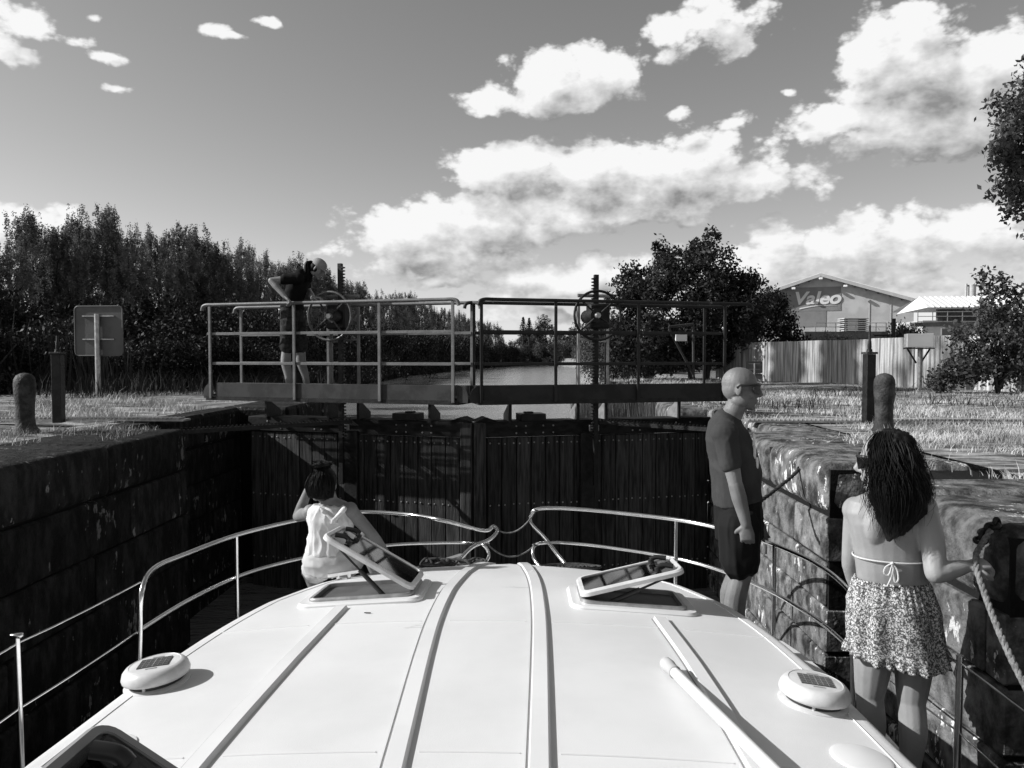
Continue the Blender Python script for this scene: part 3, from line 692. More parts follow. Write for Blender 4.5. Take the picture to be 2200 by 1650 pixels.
def crown_mesh(name, lumps, n, size, mt, seed, **kw):
    rng = np.random.default_rng(seed); c = crown_pts(lumps, n, rng, **kw); v, q = leaf_quads(c, size, rng)
    return npmesh(name, v, q, mt)
def trunk_mesh(h, r, limbs, seed, lean=.0):
    rr = random.Random(seed); mb = MB(); pts = [Vector((lean * i / 6 * h + rr.uniform(-.03, .03) * h * .3 * (i > 0), rr.uniform(-.03, .03) * h * .3 * (i > 0), h * i / 6)) for i in range(7)]
    mb.tube(spline(pts, 3), [r * (1.25 if i == 0 else 1) * (1 - .75 * i / 18) for i in range(19)], 9)
    for (z, ex, ey, ez) in limbs:
        p = pts[min(6, int(z * 6))]; q = Vector((ex, ey, ez)); mid = (p + q) / 2 + Vector((0, 0, .08 * h))
        mb.tube(spline([p, mid, q], 5), [r * .5 * (1 - .8 * i / 10) for i in range(11)], 6)
    return mb.mesh('trunk', M['bark'], 60)
def poplar_lumps(rr, h=12.0):
    L = [(0, 0, h * .45, .8, .8, h * .42), (0, 0, h * .92, .26, .26, h * .08)]
    for i in range(52):
        t = rr.uniform(.04, .94) ** .85; env = 2.1 * max(.0, 1 - (max(0, t - .45) / .62) ** 2.2) ** .8 * min(1, .6 + t)
        an = rr.uniform(0, 6.28); rad = env * rr.uniform(.5, 1.0); w_ = rr.uniform(.20, .36)
        L.append((rad * math.cos(an), rad * math.sin(an), t * h * .95 + .5, w_, w_, rr.uniform(1.1, 1.9)))
    for i in range(4): L.append((rr.uniform(-.5, .5), rr.uniform(-.5, .5), h * rr.uniform(.86, .95), .18, .18, rr.uniform(.6, .9)))
    return L
POP = []
for k in range(5):
    rr = random.Random(40 + k)
    POP.append((trunk_mesh(11, .16, [], k), crown_mesh('poplar_crown', poplar_lumps(rr), 19000, .16, M['leaf_pop'], 50 + k, clump=.11, per=24, shell=.35, zs=2.0)))
def broad_lumps(rr, h, r, n=14):
    L = [(0, 0, h * .6, r * .7, r * .7, h * .3)]
    for i in range(n):
        an = rr.uniform(0, 6.28); t = rr.uniform(.28, .93); e = math.sin(math.pi * min(1, .15 + .8 * t)) ** .7; q = r * e * rr.uniform(.5, .85)
        L.append((q * math.cos(an), q * math.sin(an), t * h, r * rr.uniform(.25, .42), r * rr.uniform(.25, .42), h * rr.uniform(.09, .16)))
    return L
BRO = []
for k in range(3):
    rr = random.Random(70 + k)
    BRO.append((trunk_mesh(7, .22, [(.5, 1.5, 0, 7), (.6, -1.4, .6, 7.5)], 20 + k), crown_mesh('broad_crown', broad_lumps(rr, 10, 4), 11000, .28, M['leaf_mid'], 80 + k, clump=.30)))
BUSH = []
for k in range(3):
    rr = random.Random(90 + k); L = []
    for i in range(12):
        an = rr.uniform(0, 6.28); q = rr.uniform(0, 1.2); L.append((q * math.cos(an), q * math.sin(an), rr.uniform(.25, 1.5 - .4 * q), rr.uniform(.35, .6), rr.uniform(.35, .6), rr.uniform(.3, .5)))
    mb = MB()
    for i in range(6):
        an = rr.uniform(0, 6.28); mb.tube(spline([(0, 0, 0), (.2 * math.cos(an), .2 * math.sin(an), .5), (.8 * math.cos(an), .8 * math.sin(an), 1.2)], 3), [.03 * (1 - i2 / 9) + .006 for i2 in range(7)], 5)
    BUSH.append((mb.mesh('stem', M['bark']), [crown_mesh('bush_crown', L, 6000, .10, mt, 95 + k, clump=.13, shell=.3) for mt in (M['leaf_dark'], M['leaf_shrub'])]))
def plant(name, stem, crown, x, y, z, sx, sz, rz, label, cat, group=None, stem_name='trunk'):
    t = thing(name, label, cat, (x, y, z), rz, group); t.scale = (sx, sx, sz)
    link(stem_name, stem, t); link('crown', crown, t); return t
def spot(px, Y, z0=0.0): return at(px, 765, Y).x, Y, z0

TOP = [(-120, 500), (0, 487), (60, 452), (110, 466), (200, 468), (300, 474), (400, 502), (500, 516), (600, 545), (700, 585), (800, 612), (850, 632), (920, 652), (1000, 680), (1050, 695), (1100, 712), (1130, 720)]
DST = [(-120, 52), (0, 58), (60, 62), (300, 68), (480, 79), (640, 96), (800, 124), (900, 162), (1000, 215), (1060, 232), (1130, 244)]
def itp(T, x): return float(np.interp(x, [q[0] for q in T], [q[1] for q in T]))
rr = random.Random(5); px = -100.0; i = 0; pops = []
while px < 1075:
    Y = itp(DST, px) + rr.uniform(-2, 2); ty = itp(TOP, px) + rr.uniform(-16, 26) * 70 / Y
    pops.append((px, Y, ty)); px += 2.25 * 1650 / Y * rr.uniform(.8, 1.2)
nfront = len(pops)
for rowY in (4.5, 9): pops += [(px + rr.uniform(-24, 24), Y + rowY, ty + rr.uniform(0, 26) * 70 / Y) for (px, Y, ty) in pops[:nfront]]
ONES = 'zeroth first second third fourth fifth sixth seventh eighth ninth tenth eleventh twelfth thirteenth fourteenth fifteenth sixteenth seventeenth eighteenth nineteenth'.split()
TENS = {2: 'twent', 3: 'thirt', 4: 'fort', 5: 'fift', 6: 'sixt', 7: 'sevent'}
def nth(n): return ONES[n] if n < 20 else TENS[n // 10] + ('ieth' if n % 10 == 0 else 'y-' + ONES[n % 10])
nrows = len(pops) // nfront; order = sorted(range(nfront), key=lambda i: pops[i][0]); RANK = {i: k + 1 for k, i in enumerate(order)}
for q in range(1, nrows):
    order = sorted(range(q * nfront, (q + 1) * nfront), key=lambda i: pops[i][0]); RANK.update({i: k + 1 for k, i in enumerate(order)})
for i, (px, Y, ty) in enumerate(pops):
    x, y, z = spot(px, Y); h = at(px, ty, Y).z; tr, cr = POP[i % 5]
    plant('poplar_tree', tr, cr, x, y, -.1, min(1.0, .72 * h / 12 + .22), h / 12, rr.uniform(0, 6.28), nth(RANK[i]) + ' poplar from the left in the ' + ('front', 'middle', 'back')[i // nfront] + ' row on the left bank', 'tree', 'poplars along the left bank')
# trees standing left of the lock, they shade the bank below the poplars and the concrete wall
for i, (x, y, h) in enumerate(((-19, 15.2, 17), (-24, 25, 17), (-27, 28, 16), (-31, 35, 16))):
    tr, cr = POP[i % 5]; plant('poplar_tree', tr, cr, x, y, -.1, .62 if -15.2 < x < -14 else 1.05, h / 12, i * 1.3, nth(i + 1) + ' tall poplar left of the quay, shading the bank behind the sign', 'tree', 'poplars left of the lock')
for i, (x, y) in enumerate(((-14.8, 17.95), (-14.9, 19.7))):
    rr2 = random.Random(300 + i); lum = [(rr2.uniform(-.15, .15), rr2.uniform(-.2, .2), 8.5 + .75 * q, .62 - .02 * q, .55 - .02 * q, .8) for q in range(11)]
    plant('poplar_tree', POP[i][0], crown_mesh('slim_crown', lum, 15000, .24, M['leaf_pop'], 310 + i, clump=.12, shell=.1), x, y, -.1, 1.0, 1.0, 0, ('nearer' if i == 0 else 'farther') + ' slim poplar left of the lock, throwing a band of shade on the concrete wall', 'tree', 'poplars left of the lock').children[0].scale = (1, 1, 1.5)
n_b = 0
for px, Y, h in ((-60, 24, 3.6), (40, 26, 3.4), (150, 27, 3.2), (250, 27, 3.3), (350, 28, 3.2), (440, 29, 3.6), (520, 31, 3.3), (590, 34, 3.2), (650, 38, 3.4), (710, 44, 3.6), (760, 50, 3.8), (800, 58, 4.2), (840, 68, 4.4), (870, 78, 4.8), (900, 90, 5), (930, 104, 5.2), (960, 118, 5.4), (985, 135, 5.6), (1010, 152, 5.6), (1035, 172, 5.8), (1060, 192, 6), (1085, 210, 6), (1105, 226, 6)):
    x, y, z = spot(px, Y); x -= .6 * h * .3; st, cr = BUSH[n_b % 3]
    plant('bank_bush', st, cr[0], x, y, -1.2 if Y > 36 else -.3, max(1.35, h / 2.4), (h + (1.2 if Y > 36 else .3)) / 1.9, n_b * 1.7, nth(n_b + 1) + ' bush from the left at the foot of the poplars on the shore', 'bush', 'bushes along the left shore', 'stem'); n_b += 1
LOW = sorted([20, 90, 160, 260, 330, 400, 470, 540, -40, 220, 300, 420, 500, 130, 370]); lows = []
for px, Y, h in ((20, 15.5, 1.35), (90, 17, 1.2), (160, 18.0, 1.3), (260, 17.5, 1.1), (330, 17.0, 1.15), (400, 16.6, 1.1), (470, 16.2, 1.2), (540, 16.4, 1.0), (-40, 14.5, 1.4), (220, 20, 1.7), (300, 20.5, 1.8), (420, 20, 1.7), (500, 20, 1.6), (130, 21, 1.9), (370, 23, 2.1)):
    x, y, z = spot(px, Y); st, cr = BUSH[n_b % 3]; lows.append((px, Y))
    plant('bank_bush', st, cr[0], x, y, -.15, h / 1.5, (h + .15) / 1.75, n_b * 1.7, nth(LOW.index(px) + 1) + ' low bush from the left in the shade behind the left quay', 'bush', 'low bushes behind the left quay', 'stem'); n_b += 1
# far end of the canal
FE = [1118, 1150, 1172, 1205, 1235, 1262, 1130, 1195, 1225, 1160, 1250]
for i, (px, Y, ty, sx) in enumerate(((1118, 252, 722, .95), (1150, 256, 716, 1.0), (1172, 251, 682, 1.15), (1205, 258, 712, 1.1), (1235, 252, 706, 1.1), (1262, 240, 712, 1.1), (1130, 262, 705, .9), (1195, 246, 735, .8), (1225, 244, 732, .9), (1160, 248, 738, .8), (1250, 238, 735, .9))):
    x, y, z = spot(px, Y); h = at(px, ty, Y).z + 1; tr, cr = BRO[i % 3]
    plant('broadleaf_tree', tr, cr, x, y, -1, sx * .95, h / 10, i * 1.1, nth(sorted(FE).index(px) + 1) + ' rounded tree from the left at the far end of the canal', 'tree', 'trees at the end of the canal')
for i, (px, Y, h) in enumerate(((1108, 244, 5), (1128, 243, 5.5), (1146, 244, 5), (1164, 243, 6), (1182, 243, 5.5), (1200, 241, 6), (1218, 240, 5.5), (1236, 236, 6), (1250, 228, 6))):
    x, y, z = spot(px, Y); st, cr = BUSH[i % 3]
    plant('shore_bush', st, cr[1], x, y, -2.2, h / 2, (h + 2) / 1.9, i * 1.9, nth(i + 1) + ' bush from the left at the water edge closing the canal', 'bush', 'bushes at the end of the canal', 'stem')
def conifer(px, Y, ty, label):
    rng = np.random.default_rng(int(px)); x, y, z = spot(px, Y); h = at(px, ty, Y).z; pts = []
    for k in range(10):
        zz = h * (.55 + .045 * k); rad = 2.0 * (1 - k / 11)
        m_ = rng.uniform(size=160); an = rng.uniform(0, 6.28, 160); pts.append(np.stack([rad * m_ * np.cos(an), rad * m_ * np.sin(an), zz - .3 * m_ + rng.normal(size=160) * .12], 1))
    v, q = leaf_quads(np.concatenate(pts), .35, rng)
    t = thing('conifer_tree', label, 'tree', (x, y, 0)); link('crown', npmesh('crown', v, q, M['leaf_dark']), t)
    MB().tube([(0, 0, 0), (0, 0, h * .98)], [.3, .05], 7).build('trunk', M['bark'], t)
conifer(1124, 248, 678, 'pointed conifer left of the thin one at the canal end')
conifer(1137, 249, 680, 'thin pointed conifer beside the tallest round tree at the canal end')
# right bank: bushes, reeds
RB = [1262, 1275, 1292, 1306, 1325, 1350, 1290, 1310, 1390, 1420, 1455, 1510]
for i, (px, Y, h) in enumerate(((1262, 120, 6.5), (1275, 95, 6.2), (1292, 70, 5.0), (1306, 52, 4.2), (1325, 40, 3.2), (1350, 33, 2.6), (1290, 44, 2.6), (1310, 30, 1.3), (1390, 30, 1.5), (1420, 31, 1.6), (1455, 34, 2.0), (1510, 38, 2.4))):
    x, y, z = spot(px, Y); x = max(x, interp(RS, Y) + .5 + .25 * h) if px < 1330 else x; st, cr = BUSH[n_b % 3]; n_b += 1
    plant('bank_bush', st, cr[1], x, y, -.6, max(.7, h / 2.6), (h + .6) / 1.9, i * 2.1, nth(sorted(RB).index(px) + 1) + ' leafy bush from the left on the right bank beyond the gate', 'bush', 'bushes on the right bank', 'stem')
rng = np.random.default_rng(3); n = 5200
ry = rng.uniform(13, 40, n) ; rx = np.array([interp(RS, q) for q in ry]) + rng.uniform(-.5, 1.4, n); rz = np.maximum(-2.9 + 1.2 * (rx - np.array([interp(RS, q) for q in ry])), -2.5)
hh = rng.uniform(.8, 1.5, n); an = rng.uniform(0, 6.28, n); ww = .018; ln = rng.normal(size=(n, 2)) * .12
v = np.stack([np.stack([rx - ww * np.cos(an), ry - ww * np.sin(an), rz], 1), np.stack([rx + ww * np.cos(an), ry + ww * np.sin(an), rz], 1), np.stack([rx + ln[:, 0], ry + ln[:, 1], rz + hh], 1)], 1).reshape(-1, 3)
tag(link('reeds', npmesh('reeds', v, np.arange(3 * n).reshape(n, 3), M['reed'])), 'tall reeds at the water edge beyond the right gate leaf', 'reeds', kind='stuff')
n = 9000; ry = 14 + 226 * rng.uniform(0, 1, n) ** 1.6; sh = np.array([interp(LS, q) for q in ry]); o_ = rng.uniform(-.2, 2.6, n); rx = sh - o_; rz = np.minimum(-2.9 + 1.2 * o_, -.1)
hh = rng.uniform(.9, 1.9, n) * (1 + ry / 240); an = rng.uniform(0, 6.28, n); ww = .03 + ry / 1400; ln = rng.normal(size=(n, 2)) * .2
v = np.stack([np.stack([rx - ww * np.cos(an), ry - ww * np.sin(an), rz], 1), np.stack([rx + ww * np.cos(an), ry + ww * np.sin(an), rz], 1), np.stack([rx + ln[:, 0], ry + ln[:, 1], rz + hh], 1)], 1).reshape(-1, 3)
tag(link('reeds', npmesh('reeds', v, np.arange(3 * n).reshape(n, 3), M['leaf_dark'])), 'added dark reeds darkening the left shore of the canal', 'reeds', kind='stuff')  # added reeds that darken the left bank by their colour
# walnut tree
x, y, z = spot(1487, 22.8); rr = random.Random(2); t = thing('walnut_tree', 'round leafy walnut tree on two trunks behind the right walkway', 'tree', (x, y, -.05))
lum = [(-.3, 0, 2.4, 1.7, 1.5, 1.3)]
for (lx, lz, r_) in ((-1.7, 1.75, .75), (-1.3, 2.7, .8), (-.4, 3.35, .75), (.5, 3.5, .7), (1.15, 2.9, .75), (1.45, 2.1, .65), (1.2, 1.3, .55), (-1.0, 1.2, .7), (-2.15, 2.35, .42), (-1.9, 3.05, .4), (.25, 3.95, .36), (-.6, 3.85, .35), (1.75, 2.75, .42), (0, 1.4, .8), (.6, 2.2, .9), (-2.3, 1.4, .5), (-1.6, .9, .5), (-1.9, .7, .5), (-.9, .55, .5), (-.1, .75, .55), (.7, .75, .5), (1.4, .9, .45), (1.7, 1.7, .5), (-.4, 1.1, .6)):
    lum.append((lx, rr.uniform(-.8, .8), lz, r_, r_, r_ * .75)); lum.append((lx + rr.uniform(-.4, .4), rr.uniform(-1.2, 1.2), lz + rr.uniform(-.3, .3), r_ * .7, r_ * .7, r_ * .6))
link('crown', crown_mesh('walnut_crown', lum, 44000, .115, M['leaf_mid'], 6, clump=.10, per=20, shell=.45), t)
link('trunk', trunk_mesh(2.6, .11, [(.4, -1.2, .2, 2.5), (.5, 1, -.3, 2.7), (.3, -.4, .8, 3)], 3, -.05), t); link('trunk', trunk_mesh(2.3, .09, [(.5, 1.2, .2, 2.4)], 4, .12), t, (.45, .1, 0))
# dark bush behind the wall, shrub at the right edge, plants over the wall
x, y, z = spot(1640, 27.5); t = plant('dark_bush', BUSH[0][0], crown_mesh('dark_bush_crown', [(0, 0, 1.5, 1.1, 1, .9), (-.8, 0, 1.2, .7, .7, .7), (.7, 0, 1.15, .65, .6, .6), (.1, 0, 2.1, .7, .7, .5), (-.5, .2, 1.9, .5, .5, .5), (.45, 0, 1.85, .4, .4, .4), (1.25, 0, .75, .45, .5, .45), (-1.2, 0, .8, .5, .5, .5)], 15000, .10, M['leaf_dark'], 8, clump=.10, shell=.3), x, y, .2, 1.0, 1.12, 0, 'dense dark round bush over the wall before the factory', 'bush', None, 'stem')
x, y, z = spot(2145, 14.2); lum = []
rr = random.Random(12)
for (lx, lz, r_) in ((0, .6, .6), (-.45, .55, .45), (.5, .6, .5), (0, 1.1, .5), (-.3, 1.5, .3), (-.12, 1.95, .25), (.3, 1.5, .3), (.6, 1.2, .4), (-.55, 1.05, .28), (.15, 1.85, .2), (-.8, .35, .3), (-1.0, .2, .25), (.9, .8, .5), (-.3, 2.1, .16), (.4, 1.9, .16)):
    lum.append((lx, rr.uniform(-.25, .25), lz, r_, r_, r_ * .8))
t = plant('leafy_shrub', BUSH[1][0], crown_mesh('shrub_crown', lum, 9500, .085, M['leaf_shrub'], 9, clump=.08, per=14, shell=.35), x, y, 0, 1.0, 1.0, 0, 'large leafy shrub against the right end of the concrete wall', 'shrub', None, 'stem')
WP = [1770, 1810, 1850, 1895, 1925, 1730]
for i, (px, Y, h) in enumerate(((1770, 23.5, .9), (1810, 22.5, .75), (1850, 21.5, .85), (1895, 20.5, 1.15), (1925, 19.5, 1.0), (1730, 24.5, 1.0))):
    x, y, z = spot(px, Y); st, cr = BUSH[i % 3]
    plant('wall_plant', st, cr[i % 2], x + .9, y + .8, .35, .45, h / 1.5, i * 2.0, nth(sorted(WP).index(px) + 1) + ' small bush from the left above the concrete wall, under the factory', 'bush', 'small bushes above the wall', 'stem')
# maple whose trunk stands just outside the right edge
t = thing('maple_tree', 'maple hanging its branches into the top right corner', 'tree', (15.0, 20, 0)); lum = []; rr = random.Random(31)
for (lx, lz, r_) in ((-2.35, 7.8, .55), (-2.0, 8.4, .6), (-2.5, 6.6, .65), (-2.75, 6.05, .6), (-3.2, 5.75, .42), (-2.6, 5.2, .65), (-2.9, 4.75, .5), (-2.3, 4.4, .5), (-2.1, 3.75, .4), (-2.0, 6.9, .6), (-1.9, 5.9, .8), (-1.7, 5.0, .7), (-1.2, 7.5, 1.0), (-1, 6, 1.1), (-1, 4.6, .8)):
    lum.append((lx, rr.uniform(-.4, .4), lz, r_, r_, r_ * .7))
for i in range(16):
    an = rr.uniform(-2.2, 2.2); q = rr.uniform(.6, 2.3); lum.append((q * math.cos(an), q * math.sin(an), rr.uniform(4.2, 8.6), .9, .9, .7))
link('crown', crown_mesh('maple_crown', lum, 32000, .16, M['leaf_mid'], 10, clump=.13, per=14, shell=.35), t)
link('trunk', trunk_mesh(7, .2, [(.5, -2.0, 0, 5.0), (.6, -2.2, .2, 6.6), (.45, -1.7, -.2, 3.9), (.7, 1.6, 0, 7), (.6, .3, 1.6, 6.5)], 9), t)

# ------------------------------------------------------------------ grass
def blades(name, n, box, h, w, mt, label, seed, keep, lean=.8):
    rng = np.random.default_rng(seed); x = rng.uniform(box[0], box[1], n); y = rng.uniform(box[2] ** .5, box[3] ** .5, n) ** 2
    f = np.sin(x * 1.7 + 1.3 * np.sin(y * 1.1)) + np.sin(y * 2.3 + 2 * np.sin(x * .8 + 1)) + .8 * np.sin(x * 4.1 + y * 3.3) + .7 * np.sin(y * 6.1 - x * 2.2) + rng.normal(size=n) * .6
    k = keep(x, y, f); x, y = x[k], y[k]; n = len(x)
    an = rng.uniform(0, 6.28, n); hh = h * rng.uniform(.35, 1.25, n) * np.where(rng.uniform(size=n) < .02, 2.0, 1); ww = w * rng.uniform(.7, 1.3, n)
    la = rng.uniform(0, 6.28, n); ll = lean * hh * rng.uniform(.2, 1.3, n); c, s = np.cos(an) * ww, np.sin(an) * ww
    z = np.full(n, -.03)
    lx, ly = np.cos(la) * ll, np.sin(la) * ll
    P = lambda f, g_, k: np.stack([x + lx * f + c * k, y + ly * f + s * k, z + hh * g_], 1)
    v = np.stack([P(0, 0, -1), P(0, 0, 1), P(.35, .62, .75), P(.35, .62, -.75), P(.35, .62, -.75), P(.35, .62, .75), P(1, 1, .12), P(1, 1, -.12)], 1).reshape(-1, 3)
    q = np.arange(8 * n).reshape(2 * n, 4)
    tag(link(name, npmesh(name, v, q, mt)), label, 'grass', kind='stuff')
cone = lambda x, y: (np.abs(x + .025 * y) < .70 * y + .4)
blades('grass', 110000, (2.35, 7.5, 3.0, 8.4), .06, .0024, M['grass'], 'bleached dry grass on the right quay edge', 1, lambda x, y, f: cone(x, y) & ((f > .15) & (x > 2.6 + .25 * np.sin(y * 2)) | (f > 1.5)) & ((np.abs(y - 8.08) > .13)))
blades('grass', 150000, (2.3, 13, 8.3, 24), .065, .0035, M['grass'], 'dry grass between the right gate and the concrete wall', 2, lambda x, y, f: cone(x, y) & (f > .5) & (x < 10.6 - (y - 11.2) * .3875 - .2))
blades('grass', 70000, (-10, -3.5, 4.8, 9.0), .065, .0026, M['grass'], 'dry grass tufts along the left quay edge', 3, lambda x, y, f: cone(x, y) & (f > .5) & (np.abs(y - 8.08) > .13) & ((x < -3.95) | (f > 1.8)) & ((x < -4.2) | (y < 7.2)))
blades('grass', 60000, (-14, -4.2, 8.3, 14.5), .09, .0035, M['grass'], 'rough grass before the bushes on the left quay', 4, lambda x, y, f: cone(x, y) & (f > .4))
blades('weeds', 16000, (-18, -4.4, 12.6, 18), .40, .007, M['greengrass'], 'dark tall weeds around the sign pole', 5, lambda x, y, f: cone(x, y) & (f > .3), .5)
blades('weeds', 5000, (3.0, 9.0, 9, 16), .16, .006, M['greengrass'], 'dark low weeds scattered on the right quay', 6, lambda x, y, f: cone(x, y) & (f < -1.2) & (x < 10.6 - (y - 11.2) * .3875 - .2), .8)
# ------------------------------------------------------------------ the boat
BX = -.18
PR = [(0, 1.42), (2.3, 1.385), (2.9, 1.365), (3.4, 1.335), (3.7, 1.30), (4.0, 1.245), (4.3, 1.165), (4.6, 1.05), (4.85, .90), (5.05, .70), (5.18, .46), (5.25, .22), (5.27, .0)]
def catmull(T, x):
    for i in range(len(T) - 1):
        if x <= T[i + 1][0] or i == len(T) - 2:
            p0, p1, p2, p3 = [T[min(max(j, 0), len(T) - 1)][1] for j in (i - 1, i, i + 1, i + 2)]; t = (x - T[i][0]) / (T[i + 1][0] - T[i][0]); t = min(max(t, 0), 1)
            return max(0, .5 * (2 * p1 + (p2 - p0) * t + (2 * p0 - 5 * p1 + 4 * p2 - p3) * t * t + (3 * p1 - p0 - 3 * p2 + p3) * t ** 3))
ZC = [(0, -.475), (2.2, -.485), (3, -.50), (4, -.545), (4.5, -.595), (4.85, -.65), (5.1, -.705), (5.27, -.76)]
def roofz(x, y):
    w = max(catmull(PR, y), .05); q = min(1, abs(x - BX) / w)
    return itp(ZC, y) - .075 * q * q * min(1, w / 1.2)
boat = thing('motor_cruiser', 'white motor cruiser with a broad ribbed cabin roof in the lock', 'boat', (0, 0, WL))
BO = Vector((0, 0, WL))
def bput(mb, nm, mt, sm=0, par=None):
    mb.v = [tuple(Vector(p) - BO) for p in mb.v]; o = mb.build(nm, mt, par or boat, sm); return o
ys = [-2.5, -1, 0, .8, 1.5] + [1.9 + .1 * i for i in range(33)] + [5.12, 5.16, 5.2, 5.23, 5.25, 5.262, 5.27]
ys = sorted(set(ys)); ng = 28
mb = MB(); rows = []
for y in ys:
    w = max(catmull(PR, y), .004) if y > 0 else 1.42; row = []
    prof = [(-1, -.42, 0), (-1, -.06, 0)] + [(-1 + .0, -.045, .003), (-1, -.022, .010), (-1, -.008, .022), (-1, -.001, .04)]
    for k in range(ng + 1):
        q = -1 + 2 * k / ng; ins = .055; x = BX + q * max(w - ins, .001); row.append((x, y, roofz(x, y)))
    zl = row[0][2]; zr = row[-1][2]
    left = [(BX - w - .03, y, zl - .5), (BX - w - .002, y, zl - .075), (BX - w, y, zl - .05), (BX - w + .008, y, zl - .028), (BX - w + .022, y, zl - .010), (BX - w + .038, y, zl - .002)]
    right = [(2 * BX - p[0], p[1], p[2] - zl + zr) for p in left[::-1]]
    if y > 5.26: left = [(p[0], p[1], p[2]) for p in left]
    rows.append(left + row + right)
n = len(rows[0])
for r_ in rows: mb.v += r_
for i in range(len(rows) - 1):
    for k in range(n - 1): mb.f.append((i * n + k, i * n + k + 1, (i + 1) * n + k + 1, (i + 1) * n + k)); mb.mi.append(0)
roof = bput(mb, 'cabin_roof', M['gel'], 50)
mb = MB()                                                # front face of the cabin
fr = [Vector(p) for p in rows[-1]]
pr = [(BX - max(catmull(PR, y), .004), y) for y in ys if y > 3.2] + [(BX + max(catmull(PR, y), .004), y) for y in ys[::-1] if y > 3.2]
nn = len(pr); mb.v = [(x, y, roofz(x, y) - .05) for x, y in pr] + [(BX + (x - BX) * 1.03, y + .10, -1.2) for x, y in pr]
mb.f = [(i, i + 1, nn + i + 1, nn + i) for i in range(nn - 1)]; mb.mi = [0] * (nn - 1)
bput(mb, 'cabin_front', M['gelsmooth'], 50)
def strip_on_roof(path, w, h, nm, mt, lift=.0, par=roof):
    pts = spline(path, 8); mb = MB(); sec = [(-w / 2, -.004), (-w / 2 + min(.005, w * .3), h), (w / 2 - min(.012, w * .3), h), (w / 2, -.004)]
    for i, p in enumerate(pts):
        d = (pts[min(i + 1, len(pts) - 1)] - pts[max(i - 1, 0)]).normalized(); sdn = Vector((d.y, -d.x, 0)).normalized()
        for (o, z) in sec:
            q = p + sdn * o; mb.v.append((q.x, q.y, roofz(p.x + (q.x - p.x), p.y) + z + lift))
    m_ = len(sec)
    for i in range(len(pts) - 1):
        for k in range(m_ - 1): mb.f.append((i * m_ + k, (i + 1) * m_ + k, (i + 1) * m_ + k + 1, i * m_ + k + 1)); mb.mi.append(0)
    mb.f += [tuple(range(m_)), tuple((len(pts) - 1) * m_ + k for k in range(m_))[::-1]]; mb.mi += [0, 0]
    o = bput(mb, nm, mt, 15); o.parent = par
    o.matrix_parent_inverse = Matrix.Identity(4); return o
def P2(x, y): return Vector((x, y, 0))
for path in ([P2(-.355, .6), P2(-.365, 1.6), P2(-.39, 2.2), P2(-.425, 3.0), P2(-.44, 3.5), P2(-.43, 4.0), P2(-.39, 4.5), P2(-.33, 4.95), P2(-.26, 5.2)],
             [P2(.0, .6), P2(.02, 1.6), P2(.03, 2.2), P2(.042, 3.0), P2(.045, 3.6), P2(.03, 4.2), P2(.0, 4.6), P2(-.035, 5.0), P2(-.06, 5.22)],
             [P2(-.985, .6), P2(-.975, 2.2), P2(-.955, 3.0), P2(-.935, 3.74)], [P2(.67, .6), P2(.665, 2.2), P2(.645, 3.0), P2(.615, 3.60)]):
    strip_on_roof(path, .070, .016, 'roof_rib', M['gelsmooth'])
    strip_on_roof([p + P2(-.042, 0) for p in path], .006, .003, 'rib_seam', M['rubber'])
def seam(path, w=.007): strip_on_roof(path, w, .003, 'roof_seam', M['gelsmooth'])
for y in (3.47, 2.235):
    segs = ((-1.46, -1.02), (-.90, -.50), (-.37, -.02), (.1, .59), (.70, 1.08)) if y > 3 else ((-1.50, -1.04), (-.92, -.46), (-.33, -.03), (.09, .60), (.73, 1.12))
    for a_, c_ in segs: seam([P2(a_, y), P2((a_ + c_) / 2, y), P2(c_, y)], .012)
for sg in (-1, 1): seam([P2(BX + sg * (catmull(PR, y) - .085), y) for y in (.8, 2, 2.8, 3.4, 3.8, 4.2, 4.6, 4.8)], .006)
# hull and decks
HW = [(-2.5, 1.85), (2, 1.88), (3.5, 1.90), (4.1, 1.90), (4.6, 1.83), (5.0, 1.70), (5.3, 1.53), (5.6, 1.30), (5.85, 1.03), (6.05, .70), (6.2, .36), (6.26, 0)]
hy = [-2.5, -1, 0, 1, 2, 3, 3.5, 4, 4.3, 4.6, 4.8, 5, 5.15, 5.3, 5.45, 5.6, 5.75, 5.85, 5.95, 6.05, 6.14, 6.2, 6.24, 6.26]
DZ = -1.2; mb = MB(); 
for y in hy:
    w = catmull(HW, y) if y > -2.4 else 1.85; sh = .10 * max(0, (y - 3) / 3) ** 2
    for (f, z) in ((-.72, WL - .3), (-.93, WL + .15), (-1, DZ + sh - .05), (-1, DZ + sh + .06), (-.97, DZ + sh + .065), (-.965, DZ + sh), (0, DZ + sh + .02), (.965, DZ + sh), (.97, DZ + sh + .065), (1, DZ + sh + .06), (1, DZ + sh - .05), (.93, WL + .15), (.72, WL - .3)):
        mb.v.append((BX + f * w, y, z))
for i in range(len(hy) - 1):
    for k in range(12): mb.f.append((i * 13 + k, i * 13 + k + 1, (i + 1) * 13 + k + 1, (i + 1) * 13 + k)); mb.mi.append(0)
bput(mb, 'hull', M['gelsmooth'], 35)
